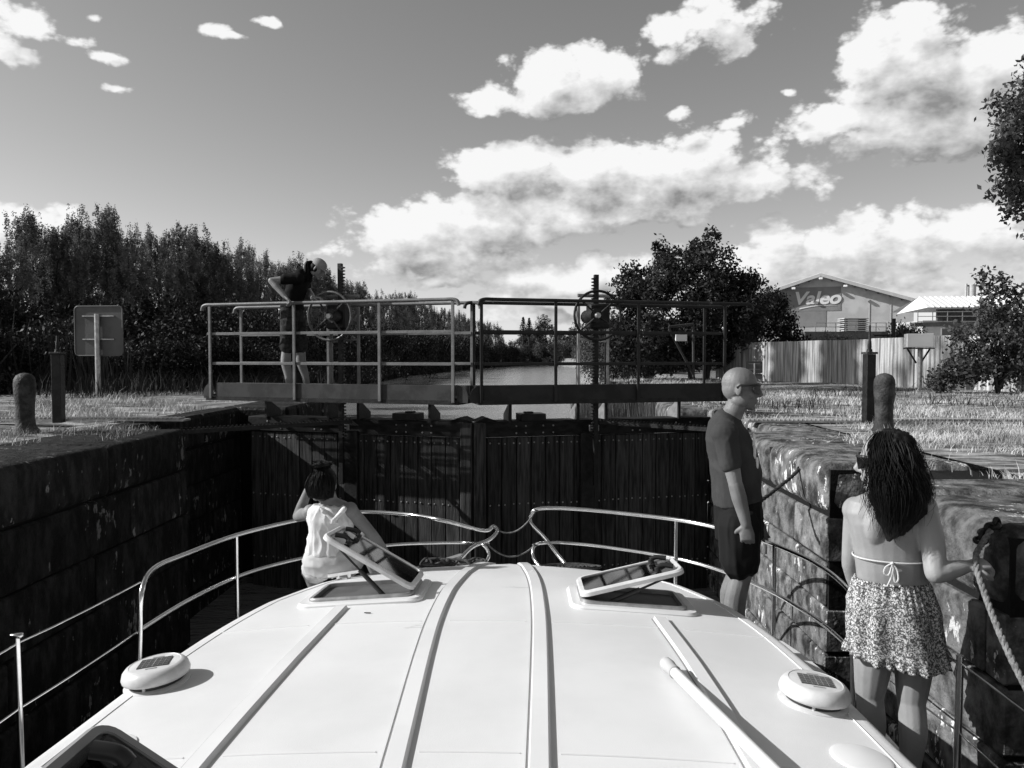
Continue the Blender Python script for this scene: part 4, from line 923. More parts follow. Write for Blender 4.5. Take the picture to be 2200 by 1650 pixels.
# rails
RZ, MZ = -.50, -.79
def onrail(px, py, z): # point at height z on the sight line through the pixel
    d = CQ @ Vector(((px - 1100) / 1650, (825 - py) / 1650, -1)); return CAM + d * ((z - CAM.z) / d.z)
def rail(nm, pts, r, mt='steel', sm=60, k=6):
    mb = MB(); mb.tube(spline(pts, k), r, 10); return bput(mb, nm, M[mt], sm)
Lt = [onrail(px, py, RZ) for px, py in ((305, 1243), (330, 1222), (400, 1190), (508, 1150), (620, 1122), (700, 1108), (780, 1100), (880, 1106), (960, 1120))]
A = Lt[0]; foot = Vector((A.x - .02, A.y - .03, DZ + .05))
rail('bow_rail', [foot, foot.lerp(A, .5), A.lerp(foot, .12)] + [Lt[1]] + Lt[2:] + [at(1040, 1140, 5.85), at(1060, 1131, 5.92), at(1068, 1142, 5.9), at(1050, 1160, 5.8), at(1015, 1175, 5.7), at(985, 1204, 5.6), at(955, 1235, 5.5)], .0145)
Rt = [onrail(px, py, RZ) for px, py in ((1205, 1092), (1300, 1099), (1450, 1116), (1555, 1137), (1650, 1166), (1720, 1194), (1760, 1215), (1800, 1243), (1830, 1277))]
Bp = Rt[-1]; footr = Vector((Bp.x + .0, Bp.y - .05, DZ + .05))
rail('bow_rail', [at(1235, 1235, 5.6), at(1205, 1200, 5.75), at(1170, 1155, 5.9), at(1142, 1126, 6.0), at(1140, 1108, 6.02), at(1154, 1094, 6.0)] + Rt[:-1] + [Bp, Bp.lerp(footr, .15), Bp.lerp(footr, .5), footr], .0145)
Lm = [onrail(px, py, MZ) for px, py in ((303, 1352), (400, 1292), (508, 1240), (600, 1211), (700, 1190), (830, 1172), (920, 1167), (1000, 1166))]
rail('mid_rail', Lm + [at(1035, 1169, 5.72), at(1049, 1185, 5.7), at(1048, 1200, 5.68), at(1030, 1222, 5.62)], .0125)
Rm = [onrail(px, py, MZ) for px, py in ((1210, 1166), (1300, 1175), (1450, 1199), (1555, 1228), (1650, 1268), (1720, 1308), (1780, 1350), (1826, 1392))]
rail('mid_rail', [at(1165, 1222, 5.62), at(1150, 1205, 5.7), at(1144, 1188, 5.74), at(1150, 1171, 5.78), at(1170, 1166, 5.8)] + Rm, .0125)
for px, py, in ((508, 1150), (1452, 1116), (1664, 1172)):
    p = onrail(px, py, RZ); mb = MB(); mb.tube([p, (p.x, p.y, DZ + .05)], .0125, 10); bput(mb, 'stanchion', M['steel'], 60)
sl = onrail(36, 1368, RZ); mb = MB(); mb.tube([sl, (sl.x + .01, sl.y + .0, DZ + .05)], .0125, 10); mb.box((sl.x, sl.y, sl.z + .005), (.05, .03, .02), .005); bput(mb, 'stanchion', M['steel'], 60)
sr = onrail(2063, 1408, RZ); mb = MB(); mb.tube([sr, (sr.x - .005, sr.y, DZ + .05)], .014, 10); bput(mb, 'stanchion', M['steel'], 60)
def wire(nm, a_, c_, sag=.0, r=.0045, mt='steel', n=9):
    a_, c_ = Vector(a_), Vector(c_); mb = MB(); mb.tube([a_.lerp(c_, i / (n - 1)) - Vector((0, 0, sag * 4 * (i / (n - 1)) * (1 - i / (n - 1)))) for i in range(n)], r, 6); return bput(mb, nm, M[mt], 60)
wire('lifeline', sl + Vector((0, 0, -.03)), A + Vector((-.01, 0, -.02)), .006); wire('lifeline', (sl.x + .003, sl.y, MZ - .02), Lm[0], .006)
wire('lifeline', sl + Vector((0, 0, -.03)), (sl.x + .03, .5, RZ - .03), .01); wire('lifeline', (sl.x + .003, sl.y, MZ - .02), (sl.x + .03, .5, MZ - .02), .01)
wire('lifeline', sr + Vector((0, 0, -.03)), (sr.x - .02, .5, RZ - .03), .01); wire('lifeline', (sr.x, sr.y, MZ - .02), (sr.x - .02, .5, MZ - .02), .01)
wire('lifeline', sr + Vector((0, 0, -.03)), Bp + Vector((0, 0, -.02)), .006); wire('lifeline', (sr.x, sr.y, MZ - .02), Rm[-1], .006)
for p, q, sg in ((at(1062, 1133, 5.92), at(1152, 1096, 6.0), .10), (at(1046, 1168, 5.72), at(1150, 1170, 5.78), .095)):
    t = MB(); p, q = Vector(p), Vector(q); t.tube([p.lerp(q, i / 14) - Vector((0, 0, sg * 4 * (i / 14) * (1 - i / 14))) for i in range(15)], .006, 6)
    for c in (p, q): t.tube([c + Vector((.018 * math.cos(i), .018 * math.sin(i), .008 * math.sin(2 * i))) for i in range(7)], .006, 6)
    bput(t, 'gap_rope', M['rope'], 60)
# roof hatches: fixed frame, dark well, hinged lid with tinted pane, stay
def rrect(w, h, r, n=6): return [(sx * (w / 2 - r) + r * math.cos(q), sy * (h / 2 - r) + r * math.sin(q)) for sx, sy, q0 in ((1, 1, 0), (-1, 1, 90), (-1, -1, 180), (1, -1, 270)) for q in [R(q0 + 90 / (n - 1) * i) for i in range(n)]]
def ring(mb, w, h, r, bw, z0, z1, M4, ch=.006):
    o, i_ = rrect(w, h, r), rrect(w - 2 * bw, h - 2 * bw, max(.01, r - bw)); n = len(o)
    o2 = rrect(w - 2 * ch, h - 2 * ch, r - ch)
    vs = [(x, y, z0) for x, y in o] + [(x, y, z1 - ch) for x, y in o] + [(x, y, z1) for x, y in o2] + [(x, y, z1) for x, y in i_] + [(x, y, z0) for x, y in i_]
    fs = [(L * n + k, L * n + (k + 1) % n, ((L + 1) % 5) * n + (k + 1) % n, ((L + 1) % 5) * n + k) for L in range(5) for k in range(n)]
    mb.add(vs, fs, M4)
def hatch(cx, cy, w, h, hinge, ang, dark=False, hand=True):
    z = roofz(cx, cy); sl_x = (roofz(cx + .2, cy) - roofz(cx - .2, cy)) / .4; sl_y = (roofz(cx, cy + .15) - roofz(cx, cy - .15)) / .3
    B = T4((cx, cy, z - .004), ry=-math.atan(sl_x), rx=math.atan(sl_y)); 
    mb = MB(); ring(mb, w + .10, h + .10, .07, .07, -.02, .014, B, .010); base = bput(mb, 'hatch', M['gelsmooth'], 40)
    mb = MB(); ring(mb, w, h, .05, .022, .0, .03, B); f = bput(mb, 'frame', M['galv'], 40, base)
    mb = MB(); mb.prism(rrect(w - .02, h - .02, .04), .005, .009, B); bput(mb, 'well_panel', M['well_panel'], 0, base)  # thin flat sheet, coloured dark for the shaded opening
    s = 1 if hinge == 'left' else -1
    Lm4 = B @ Matrix.Translation((-s * w / 2, 0, .038)) @ Matrix.Rotation(-s * ang, 4, 'Y') @ Matrix.Translation((s * w / 2, 0, 0))
    mb = MB(); ring(mb, w, h, .055, .027, .0, .026, Lm4, .008); lid = bput(mb, 'hatch_lid', M['hullgrey'] if dark else M['plastic'], 40)
    mb = MB(); mb.prism(rrect(w - .05, h - .05, .035), .010, .020, Lm4); bput(mb, 'pane', M['acrylic'], 0, lid)
    for dy in ((-.28, .28) if hand else (.24,)):
        mb = MB(); k = 1.0 if hand else 1.5
        mb.tube([(s * w * .27, dy * h, .024), (s * w * .27, dy * h, .045)], .016 * k, 10, True, 1, Lm4); mb.tube(spline([(s * w * .27, dy * h, .045), (s * (w * .33), dy * h, .05), (s * (w * .40 + .01), dy * h - .01, .035)], 4), .013 * k, 8, True, 1, Lm4); bput(mb, 'handle', M['black'], 50, lid)
    a0 = Lm4 @ Vector((s * w * .30, -h / 2 + .03, -.005)); b0 = B @ Vector((-s * w * .22, -h / 2 + .035, .02)); c0 = a0.lerp(b0, .45)
    mb = MB(); mb.tube([a0, c0], .006, 8); mb.tube([c0, b0], .013, 8); bput(mb, 'stay', M['black'], 60, lid)
    return lid
hatch(-.865, 4.03, .54, .40, 'right', R(33)); hatch(.51, 3.92, .53, .36, 'left', R(17)); hatch(-.80, 1.485, .55, .42, 'right', R(36), True, False)
def vent(x, y, rz):
    z = roofz(x, y); B = T4((x, y, z), ry=-math.atan((roofz(x + .1, y) - roofz(x - .1, y)) / .2), rz=rz)
    mb = MB(); mb.lathe([(.119, -.005), (.119, .006), (.108, .012), (.085, .013)], 32, B); base = bput(mb, 'solar_vent', M['plastic'], 40)
    mb = MB(); mb.lathe([(.099, .010), (.099, .029)], 28, B); bput(mb, 'vent_gap', M['black'], 60, base)
    mb = MB(); mb.lathe([(.114, .028), (.121, .032), (.123, .042), (.117, .062), (.106, .074), (.098, .078), (.093, .0795), (.0915, .078), (.088, .0785), (.05, .080), (.005, .080)], 40, B); bput(mb, 'dome', M['plastic'], 50, base)
    mb = MB(); mb.box((0, 0, .0815), (.112, .084, .003), 0, B); sp_ = bput(mb, 'solar_panel', M['solar'], 0, base)
    mb = MB()
    for i in range(1, 4): mb.box((0, -.042 + .021 * i, .0835), (.112, .0012, .001), 0, B)
    for i in range(1, 6): mb.box((-.056 + .0187 * i, 0, .0835), (.0012 if i != 3 else .003, .084, .001), 0, B)
    for dx in (-1, 1): mb.box((0, dx * .056, .0805), (.04, .006, .002), 0, B)
    o = bput(mb, 'grid_line', M['galv'], 0, base); o['kind'] = 'stuff'
    for an in (.3, 2.4, 4.5):
        mb = MB(); mb.tube([(.10 * math.cos(an), .10 * math.sin(an), .008), (.10 * math.cos(an), .10 * math.sin(an), .03)], .006, 6, True, 1, B); bput(mb, 'foot', M['plastic'], 0, base)
vent(-1.425, 2.86, R(12)); vent(1.015, 2.74, R(-8))
for x, y in ((1.015, 2.335), (-1.33, 2.33)):
    mb = MB(); mb.lathe([(.092, -.004), (.09, .003), (.08, .006), (.003, .007)], 32, T4((x, y, roofz(x, y) + .001), ry=-math.atan((roofz(x + .1, y) - roofz(x - .1, y)) / .2))); bput(mb, 'deck_plate', M['gelsmooth'], 40)
# loose things on the boat
t = thing('boat_pole', 'white pole with rounded grip lying on the right half of the roof', 'pole', (.52, 2.92, roofz(.52, 2.92)))
p0, p1 = Vector((0, 0, .03)), Vector((.30, -1.9, .16)); d = (p1 - p0).normalized()
mb = MB(); mb.tube([p0 + d * .09, p1], .0195, 14); mb.build('shaft', M['gelsmooth'], t, 60)
mb = MB(); mb.tube([p0 - d * .022, p0 - d * .014, p0, p0 + d * .03, p0 + d * .075, p0 + d * .10, p0 + d * .105], [.008, .019, .025, .027, .023, .025, .021], 14); mb.build('grip', M['pale'], t, 60)
def pile(c, rx, ry, n, r, label, seed, flat=False):
    rr = random.Random(seed); pts = []
    for i in range(n):
        an = i * .55; q = (i / n) if flat else rr.uniform(.35, 1)
        pts.append(Vector(c) + Vector((rx * q * math.cos(an) + rr.uniform(-.01, .01), ry * q * math.sin(an), r + (0 if flat else rr.uniform(0, .035)) + .002 * (i % 3))))
    mb = MB(); mb.tube(spline(pts, 3), r, 6); tag(mb.build('mooring_rope', M['ropeblk'], None, 60), label, 'rope', 'mooring ropes on the foredeck')
pile((-.60, 5.05, roofz(-.60, 5.05) - .005), .13, .10, 50, .011, 'tangled black rope heaped on the roof front beside the seated woman', 1)
pile((-.40, 5.15, roofz(-.4, 5.15) - .005), .10, .05, 26, .009, 'small tangle of black rope near the middle roof rib', 2)
pile((.27, 5.02, roofz(.27, 5.02) - .004), .21, .085, 90, .008, 'flat black rope coil on the roof front right of the middle ribs', 3, True)
t = thing('gangplank', 'grey plank leaning on the foredeck left of the bow gap', 'plank', at(900, 1222, 5.2)); p0 = Vector((0, 0, 0)); p1 = at(995, 1193, 5.75) - at(900, 1222, 5.2)
mb = MB(); mb.bar(p0 - p1 * .6, p1, .05, .022); mb.build('board', M['hullgrey'], t)
t = thing('dead_leaf', 'small dry twig leaf fallen on the roof below the open left hatch', 'leaf', (-.78, 3.62, roofz(-.78, 3.62) + .003)); MB().bar((-.016, .004, .001), (.016, -.004, .003), .006, .003).build('blade', M['iron'], t)
mb = MB(); cz = roofz(-1.12, 4.58); mb.bar((-1.22, 4.55, cz + .03), (-1.04, 4.60, cz + .045), .022, .018); mb.tube([(-1.16, 4.567, cz - .01), (-1.16, 4.567, cz + .035)], .012, 8); mb.tube([(-1.10, 4.583, cz - .01), (-1.10, 4.583, cz + .04)], .012, 8); bput(mb, 'cleat', M['steel'], 40)
# ropes to the quay
def rope3(nm, pts, r, mt, label, parent=None):
    P_ = spline(pts, 6); fr_ = frames(P_); L_ = 0; mb = MB(); strands = [[], [], []]
    for i, p in enumerate(P_):
        if i: L_ += (p - P_[i - 1]).length
        for k in range(3):
            an = L_ / (r * 7) * 2 * math.pi / 1.0 * .8 + k * 2.094; strands[k].append(p + (fr_[i][1] * math.cos(an) + fr_[i][2] * math.sin(an)) * r * .52)
    for s_ in strands: mb.tube(s_, r * .60, 6)
    return tag(mb.build(nm, M[mt], None, 60), label, 'rope')
hand = at(2100, 1205, 3.02)
rope3('mooring_line', [Vector((i * 0, 0, 0)) + q for i, q in enumerate([at(2128, 1140, 3.16), at(2112, 1165, 3.12), at(2098, 1190, 3.04), at(2098, 1220, 3.0)] + [at(2098 + 7 * i + .28 * i * i, 1220 + 24 * i, 3.0 - .05 * i) for i in range(1, 14)])], .0115, 'rope', 'thick twisted rope running from the quay chain down through the hand of the woman')
rope3('mooring_line', [at(1725, 1000, 5.55), at(1700, 1025, 5.45), at(1660, 1057, 5.3), at(1636, 1075, 5.2)] + [at(1625, 1085, 5.1)], .014, 'ropeblk', 'short dark rope slanting from the quay ring to the bald man')
rope3('mooring_line', [at(1733, 1005, 5.5), at(1742, 1040, 5.45), at(1752, 1085, 5.4), at(1762, 1130, 5.38), at(1768, 1170, 5.36)], .006, 'ropeblk', 'thin dark line hanging down the sunlit wall from the ring')
def chain(pts, r, label):
    mb = MB(); P_ = spline(pts, 2); t = thing('mooring_ring', label, 'ring', P_[0])
    for i in range(len(P_) - 1):
        a_, c_ = P_[i] - P_[0], P_[i + 1] - P_[0]; d = (c_ - a_); L_ = d.length; z = d.normalized(); x = Vector((0, 0, 1)).cross(z).normalized(); y = z.cross(x); q = x if i % 2 else y
        m_ = (a_ + c_) / 2; mb = MB(); mb.tube([m_ + z * (L_ * .72) * math.cos(j * math.pi / 6) + q * r * 2.4 * math.sin(j * math.pi / 6) for j in range(13)], r, 6, False); mb.build('link', M['iron'], t, 60)
chain([at(2145, 1122, 3.22), at(2130, 1133, 3.2), at(2112, 1147, 3.18), at(2106, 1165, 3.14)], .009, 'black chain links on the quay edge where the thick rope is tied')
chain([at(1735, 990, 5.5), at(1728, 998, 5.52), at(1718, 1008, 5.5)], .009, 'iron ring at the quay edge holding the short dark rope')
# ------------------------------------------------------------------ people
def remesh(mb, name, mt, voxel, sm_it=4, wr=None, parent=None):
    me = mb.mesh('tmp', mt); o = link('tmp', me)
    r_ = o.modifiers.new('r', 'REMESH'); r_.mode = 'VOXEL'; r_.voxel_size = voxel
    s_ = o.modifiers.new('s', 'SMOOTH'); s_.iterations = sm_it; s_.factor = .5
    out = bpy.data.meshes.new_from_object(o.evaluated_get(bpy.context.evaluated_depsgraph_get())); bpy.data.objects.remove(o)
    out.name = name; out.materials.clear(); out.materials.append(mt)
    if wr:
        amp, sc, st = wr; N = [v.normal.copy() for v in out.vertices]
        for v, nn in zip(out.vertices, N):
            p = Vector((v.co.x * st[0], v.co.y * st[1], v.co.z * st[2])) * sc
            v.co += nn * amp * (1 - 2 * abs(noise.noise(p)) ** .7 + .5 * noise.noise(p * 2.3))
    smooth(out, 0)
    return link(name, out, parent)
def limb(mb, pts, rad, n=14, k=5, sx=1.0):
    P_ = spline(pts, k); m_ = len(P_); q = np.linspace(0, len(rad) - 1, m_); rr = list(np.interp(q, range(len(rad)), rad))
    d0 = (P_[0] - P_[1]).normalized(); d1 = (P_[-1] - P_[-2]).normalized(); a, b = rr[0], rr[-1]
    P_ = [P_[0] + d0 * a * .85, P_[0] + d0 * a * .5] + P_ + [P_[-1] + d1 * b * .5, P_[-1] + d1 * b * .85]; rr = [a * .45, a * .85] + rr + [b * .85, b * .45]
    mb.tube(P_, rr, n, True, sx)
def loft(mb, secs, n=24):
    """closed body of superellipse rings: (centre, lateral axis, half width, half depth, exponent)"""
    vs = []; fs = []
    for i, (c, lat, rx, ry, ex) in enumerate(secs):
        c = Vector(c); up = (Vector(secs[min(i + 1, len(secs) - 1)][0]) - Vector(secs[max(i - 1, 0)][0])).normalized()
        lat = (Vector(lat) - up * up.dot(Vector(lat))).normalized(); fw = up.cross(lat)
        for k in range(n):
            an = 2 * math.pi * k / n; co, si = math.cos(an), math.sin(an)
            vs.append(c + lat * rx * math.copysign(abs(co) ** ex, co) + fw * ry * math.copysign(abs(si) ** ex, si))
    for i in range(len(secs) - 1):
        for k in range(n): k2 = (k + 1) % n; fs.append((i * n + k, i * n + k2, (i + 1) * n + k2, (i + 1) * n + k))
    fs += [tuple(range(n - 1, -1, -1)), tuple((len(secs) - 1) * n + k for k in range(n))]
    mb.add(vs, fs)
def basis(o, fwd, up=(0, 0, 1)):
    y = Vector(fwd).normalized(); x = y.cross(Vector(up)).normalized(); z = x.cross(y)
    return Matrix(((x.x, y.x, z.x, o[0]), (x.y, y.y, z.y, o[1]), (x.z, y.z, z.z, o[2]), (0, 0, 0, 1)))
def head(mb, M4, s=1.0):
    K = M4 @ Matrix.Scale(s, 4)
    def E(c, r): mb.ell(c, r, K, 20, 14)
    E((0, -.012, .030), (.077, .098, .090)); E((0, -.03, .0), (.072, .075, .075)); E((0, .022, -.030), (.063, .070, .082)); E((0, .045, -.078), (.042, .040, .036)); E((0, .070, -.100), (.022, .020, .018))
    E((0, .072, .028), (.050, .022, .014)); E((.036, .060, -.025), (.024, .022, .026)); E((-.036, .060, -.025), (.024, .022, .026))
    mb.tube([K @ Vector(p) for p in ((0, .080, .024), (0, .095, .002), (0, .110, -.024), (0, .100, -.036))], [.010 * s, .011 * s, .015 * s, .010 * s], 10)
    E((.012, .095, -.034), (.009, .010, .008)); E((-.012, .095, -.034), (.009, .010, .008))
    E((0, .088, -.058), (.022, .011, .006)); E((0, .087, -.070), (.020, .011, .007))
    for sg in (-1, 1):
        mb.ell((0, 0, 0), (.008, .020, .032), K @ T4((sg * .079, -.008, -.006), rz=sg * -.45, rx=-.15), 12, 8); E((sg * .074, .0, -.03), (.008, .010, .012))
        E((sg * .050, .0, -.070), (.022, .045, .030))
def hand_mesh(mb, wrist, along, palm, side, curl, L=.18, spread=.10, thumb=.5):
    """palm, four separate bent fingers and an opposed thumb; along = wrist->knuckles, palm = palm normal, side = +1/-1 side of the thumb"""
    a = Vector(along).normalized(); p = Vector(palm); p = (p - a * a.dot(p)).normalized(); l = a.cross(p) * side; w = Vector(wrist); s = L / .18
    loft(mb, [(w - a * .01 * s, l, .026 * s, .020 * s, 1), (w + a * .02 * s, l, .032 * s, .019 * s, .9), (w + a * .055 * s, l, .040 * s, .017 * s, .8), (w + a * .085 * s, l, .040 * s, .014 * s, .8), (w + a * .093 * s, l, .034 * s, .009 * s, .9)], 16)
    for i, (o, ln) in enumerate(((.030, .070), (.010, .078), (-.010, .073), (-.029, .058))):
        q = w + a * .080 * s + l * o * s; d = (a + l * spread * o * 20).normalized(); an = 0; pts = [w + a * .05 * s + l * o * .8 * s, q]
        for j, f in enumerate((.44, .31, .25)):
            an += curl * (1.0, 1.05, .75)[j]; q = q + (d * math.cos(an) + p * math.sin(an)) * ln * f * s; pts.append(q)
        limb(mb, pts, [.0095 * s, .0095 * s, .0088 * s, .008 * s, .0068 * s], 10, 4)
    t0 = w + a * .022 * s + l * .026 * s; t1 = t0 + (a * .55 + l * .75 + p * .25).normalized() * .042 * s; t2 = t1 + (a * .8 + l * (.45 - thumb) + p * (.2 + thumb)).normalized() * .032 * s; t3 = t2 + (a * .85 + l * (.2 - thumb) + p * (.2 + thumb)).normalized() * .025 * s
    limb(mb, [t0, t1, t2, t3], [.015 * s, .0125 * s, .010 * s, .008 * s], 10, 4)
def foot(mb, ankle, fwd, L=.25, shoe=0):
    f = Vector((fwd[0], fwd[1], 0)).normalized(); l = Vector((f.y, -f.x, 0)); a = Vector(ankle); g = a.z - .07
    def c(t, z): q = a + f * t; return Vector((q.x, q.y, g + z))
    loft(mb, [(c(-.065, .04), l, .020, .022, 1), (c(-.045, .045), l, .031 + shoe, .040, .9), (c(0, .05), l, .034 + shoe, .046, .9), (c(.06, .04), l, .038 + shoe, .036, .9), (c(.12, .026), l, .046 + shoe, .024, .9), (c(.165, .020), l, .042 + shoe, .018, .9), (c(.185, .016), l, .020, .010, 1)], 16)
def strands(name, mt, parent, roots, n, r, seed, wav=.012, freq=22, sm=60):
    """hair locks: each root is (list of guide points, spread); n thin tapered tubes per guide"""
    rr = random.Random(seed); mb = MB()
    for pts, sp in roots:
        P0 = spline(pts, 5)
        for i in range(n):
            o = Vector((rr.gauss(0, sp), rr.gauss(0, sp * .8), rr.gauss(0, sp * .5))); ph = rr.uniform(0, 6.28); amp = wav * rr.uniform(.4, 1.3); cut = rr.uniform(.82, 1.0); m_ = int(len(P0) * cut)
            P_ = []
            for j, p in enumerate(P0[:m_]):
                t = j / len(P0); P_.append(p + o * (.55 + .6 * t) + Vector((math.sin(ph + t * freq), math.cos(ph * 1.7 + t * freq), 0)) * amp * t)
            mb.tube(P_, [r * (1 - .75 * (j / max(1, m_ - 1)) ** 2) for j in range(m_)], 4)
    return mb.build(name, mt, parent, sm)
def glasses(par, M4, s=1.0):
    K = M4 @ Matrix.Scale(s, 4); mb = MB()
    for sg in (-1, 1):
        mb.add([(sg * .008, .104, .032), (sg * .036, .103, .038), (sg * .070, .084, .036), (sg * .078, .070, .012), (sg * .068, .078, -.016), (sg * .034, .100, -.024), (sg * .012, .105, -.006)], [tuple(range(7)) if sg > 0 else tuple(range(7))[::-1]], K)
    mb2 = MB()
    g_ = mb.build('sunglasses', M['lens'], par)
    so = g_.modifiers.new('thick', 'SOLIDIFY'); so.thickness = .004
    for sg in (-1, 1): mb2.tube([K @ Vector(p) for p in ((sg * .0, .100, .026), (sg * .036, .099, .034), (sg * .068, .081, .032), (sg * .079, .04, .026), (sg * .082, -.0, .022), (sg * .083, -.02, .006))], .0065 * s, 6)
    o = mb2.build('glasses_frame', M['black'], par, 60); return g_
def person(label, loc): return thing('person', label, 'person', loc)
def vz(*a): return [Vector(x) for x in a]

# ---- woman in the skirt, on the right side deck, back turned
w = person('woman with long dark hair in bikini top and floral skirt holding a rope', (0, 0, 0))
Yw = 3.2; J = lambda px, py, Y=Yw: at(px, py, Y)
lat = Vector((.955, -.30, 0)); mb = MB()
hipc = J(1925, 1330); waist = J(1915, 1240); ribs = J(1912, 1175); chest = J(1910, 1120); shl = J(1908, 1085); nk = J(1913, 1052)
loft(mb, [(hipc - Vector((0, 0, .07)), lat, .15, .10, .95), (hipc, lat, .155, .112, .9), (hipc + Vector((0, 0, .09)), lat, .142, .098, .9), (waist, lat, .133, .090, .95), (ribs, lat, .140, .098, .9), (chest, lat, .158, .104, .85), (J(1908, 1098), lat, .166, .088, .9), (shl, lat, .150, .070, .95), (J(1911, 1068), lat, .095, .055, 1), (nk, lat, .055, .052, 1)])
SL_, SR_ = J(1838, 1096, 3.27), J(1984, 1092, 3.13)
for s_ in (SL_, SR_): mb.ell(s_, (.054, .054, .058))
for sg, s_ in ((-1, SL_), (1, SR_)): mb.ell(J(1912 + sg * 40, 1128, 3.2) + Vector((0, -.055, 0)), (.052, .036, .075))
EL_, WL_ = J(1827, 1212, 3.33), J(1853, 1296, 3.40); ER_, WR_ = J(2010, 1232, 3.02), J(2075, 1217, 3.03)
limb(mb, [SL_, SL_.lerp(EL_, .5), EL_], [.047, .043, .036]); limb(mb, [EL_, EL_.lerp(WL_, .35), WL_], [.036, .037, .025])
limb(mb, [SR_, SR_.lerp(ER_, .5) + Vector((.01, 0, 0)), ER_], [.050, .047, .040]); limb(mb, [ER_, ER_.lerp(WR_, .35), WR_], [.040, .040, .026])
hand_mesh(mb, WL_, (.15, .3, -.9), (.9, 0, .1), 1, .35, .165); hand_mesh(mb, WR_, (.9, .05, .12), (-.05, .25, -.95), -1, .95, .17, .05, .6)
for sg, hp, kn, an in ((-1, J(1883, 1350), J(1868, 1492, 3.22), J(1872, 1700, 3.2)), (1, J(1968, 1350), J(1958, 1505, 3.17), J(1955, 1712, 3.15))):
    limb(mb, [hp, hp.lerp(kn, .5), kn], [.088, .077, .056]); mid = kn.lerp(an, .3) + Vector((0, -.018, 0)); limb(mb, [kn, mid, kn.lerp(an, .65), an], [.054, .056, .042, .031]); an = Vector((an.x, an.y, DZ + .075)); limb(mb, [kn.lerp(an, .65), an], [.042, .031]); foot(mb, an, (-.2, 1), .23)
hd = Vector((-.86, .45, -.10)); hc = J(1901, 992, 3.13); HM = basis(hc, hd); head(mb, HM, .98); limb(mb, [nk - Vector((0, 0, .03)), hc + Vector((.02, -.0, -.07))], [.052, .050])
body = remesh(mb, 'body', M['skin_tan'], .0048, 5, None, w)
# hair
hx = Vector((1, -.2, 0)); mb = MB(); loft(mb, [(J(1912, 1160, 3.08), hx, .016, .010, 1), (J(1917, 1140, 3.075), hx, .040, .022, 1), (J(1924, 1112, 3.07), hx, .072, .038, .95), (J(1932, 1082, 3.07), hx, .104, .054, .92), (J(1932, 1050, 3.075), hx, .113, .066, .95), (J(1927, 1018, 3.09), hx, .104, .082, .95), (J(1921, 985, 3.12), hx, .094, .094, 1), (J(1917, 955, 3.14), hx, .082, .088, 1), (J(1914, 937, 3.15), hx, .060, .066, 1), (J(1913, 926, 3.15), hx, .026, .028, 1)])
hr = remesh(mb, 'hair', M['hair'], .006, 2, (.011, 15, (1.7, 1.7, .55)), w)
roots = []
rr = random.Random(4)
for i in range(34):
    q = -1 + 2 * (i + .5) / 34; x0 = 1914 + 26 * q; dp = .055 * math.sqrt(max(0, 1 - q * q)); yb = 1166 - 66 * abs(q + .15) ** 1.6 + rr.uniform(-16, 12)
    roots.append(([J(x0, 931, 3.14 - .03 * (1 - abs(q))), J(1919 + 47 * q, 962, 3.10 - dp), J(1928 + 56 * q, 1015, 3.06 - dp * .9), J(1933 + 58 * q + rr.uniform(-5, 5), 1070, 3.05 - dp * .6), J(1920 + 40 * q + rr.uniform(-9, 9), yb, 3.075 - dp * .3)], .014))
for x0, x1, y1 in ((1900, 1884, 1060), (1905, 1890, 1105)): roots.append(([J(x0, 945, 3.06), J(x1 + 6, 985, 3.02), J(x1 + 6, 1015, 3.03), J(x1 + 14, y1, 3.08)], .005))
strands('hair_strand', M['hair'], w, roots, 34, .0013, 8, .030, 8)['kind'] = 'stuff'
glasses(w, HM, .98)
# bikini string and bow
def around(c, lt, rx, ry, z=0, n=40, a0=0, a1=2 * math.pi):
    lt = lt.normalized(); fw = Vector((0, 0, 1)).cross(lt); return [c + lt * rx * math.copysign(abs(math.cos(t)) ** .9, math.cos(t)) + fw * ry * math.copysign(abs(math.sin(t)) ** .9, math.sin(t)) + Vector((0, 0, z)) for t in np.linspace(a0, a1, n)]
cst = J(1912, 1196); mb = MB(); ring_ = around(cst, lat, .143, .102); mb.tube(ring_, .0036, 6, False)
bk = cst - Vector((0, 0, 1)).cross(lat.normalized()) * .110
ls = lat.normalized(); dn = Vector((0, 0, -1)); kq = bk + ls * -.005
for sx_, ln, wd_ in ((-1, .050, .030), (1, .075, .022)):
    mb.tube(spline([kq, kq + ls * sx_ * wd_ * .8 + dn * ln * .35, kq + ls * sx_ * wd_ + dn * ln * .85, kq + ls * sx_ * wd_ * .5 + dn * ln, kq + ls * sx_ * wd_ * .2 + dn * ln * .6, kq], 5), .0036, 6)
mb.tube(spline([kq, kq - ls * .002 + dn * .05, kq - ls * .018 + dn * .095], 5), .003, 6); mb.ell(kq, (.007, .007, .007), None, 8, 6); mb.build('bikini_string', M['cream'], w, 60)
mb = MB(); f_ = Vector((0, 0, 1)).cross(ls)
for sg in (-1, 1): mb.ell(cst + ls * sg * .065 + f_ * .085 + Vector((0, 0, .03)), (.062, .05, .06))
mb.build('bikini_cup', M['cream'], w, 60)
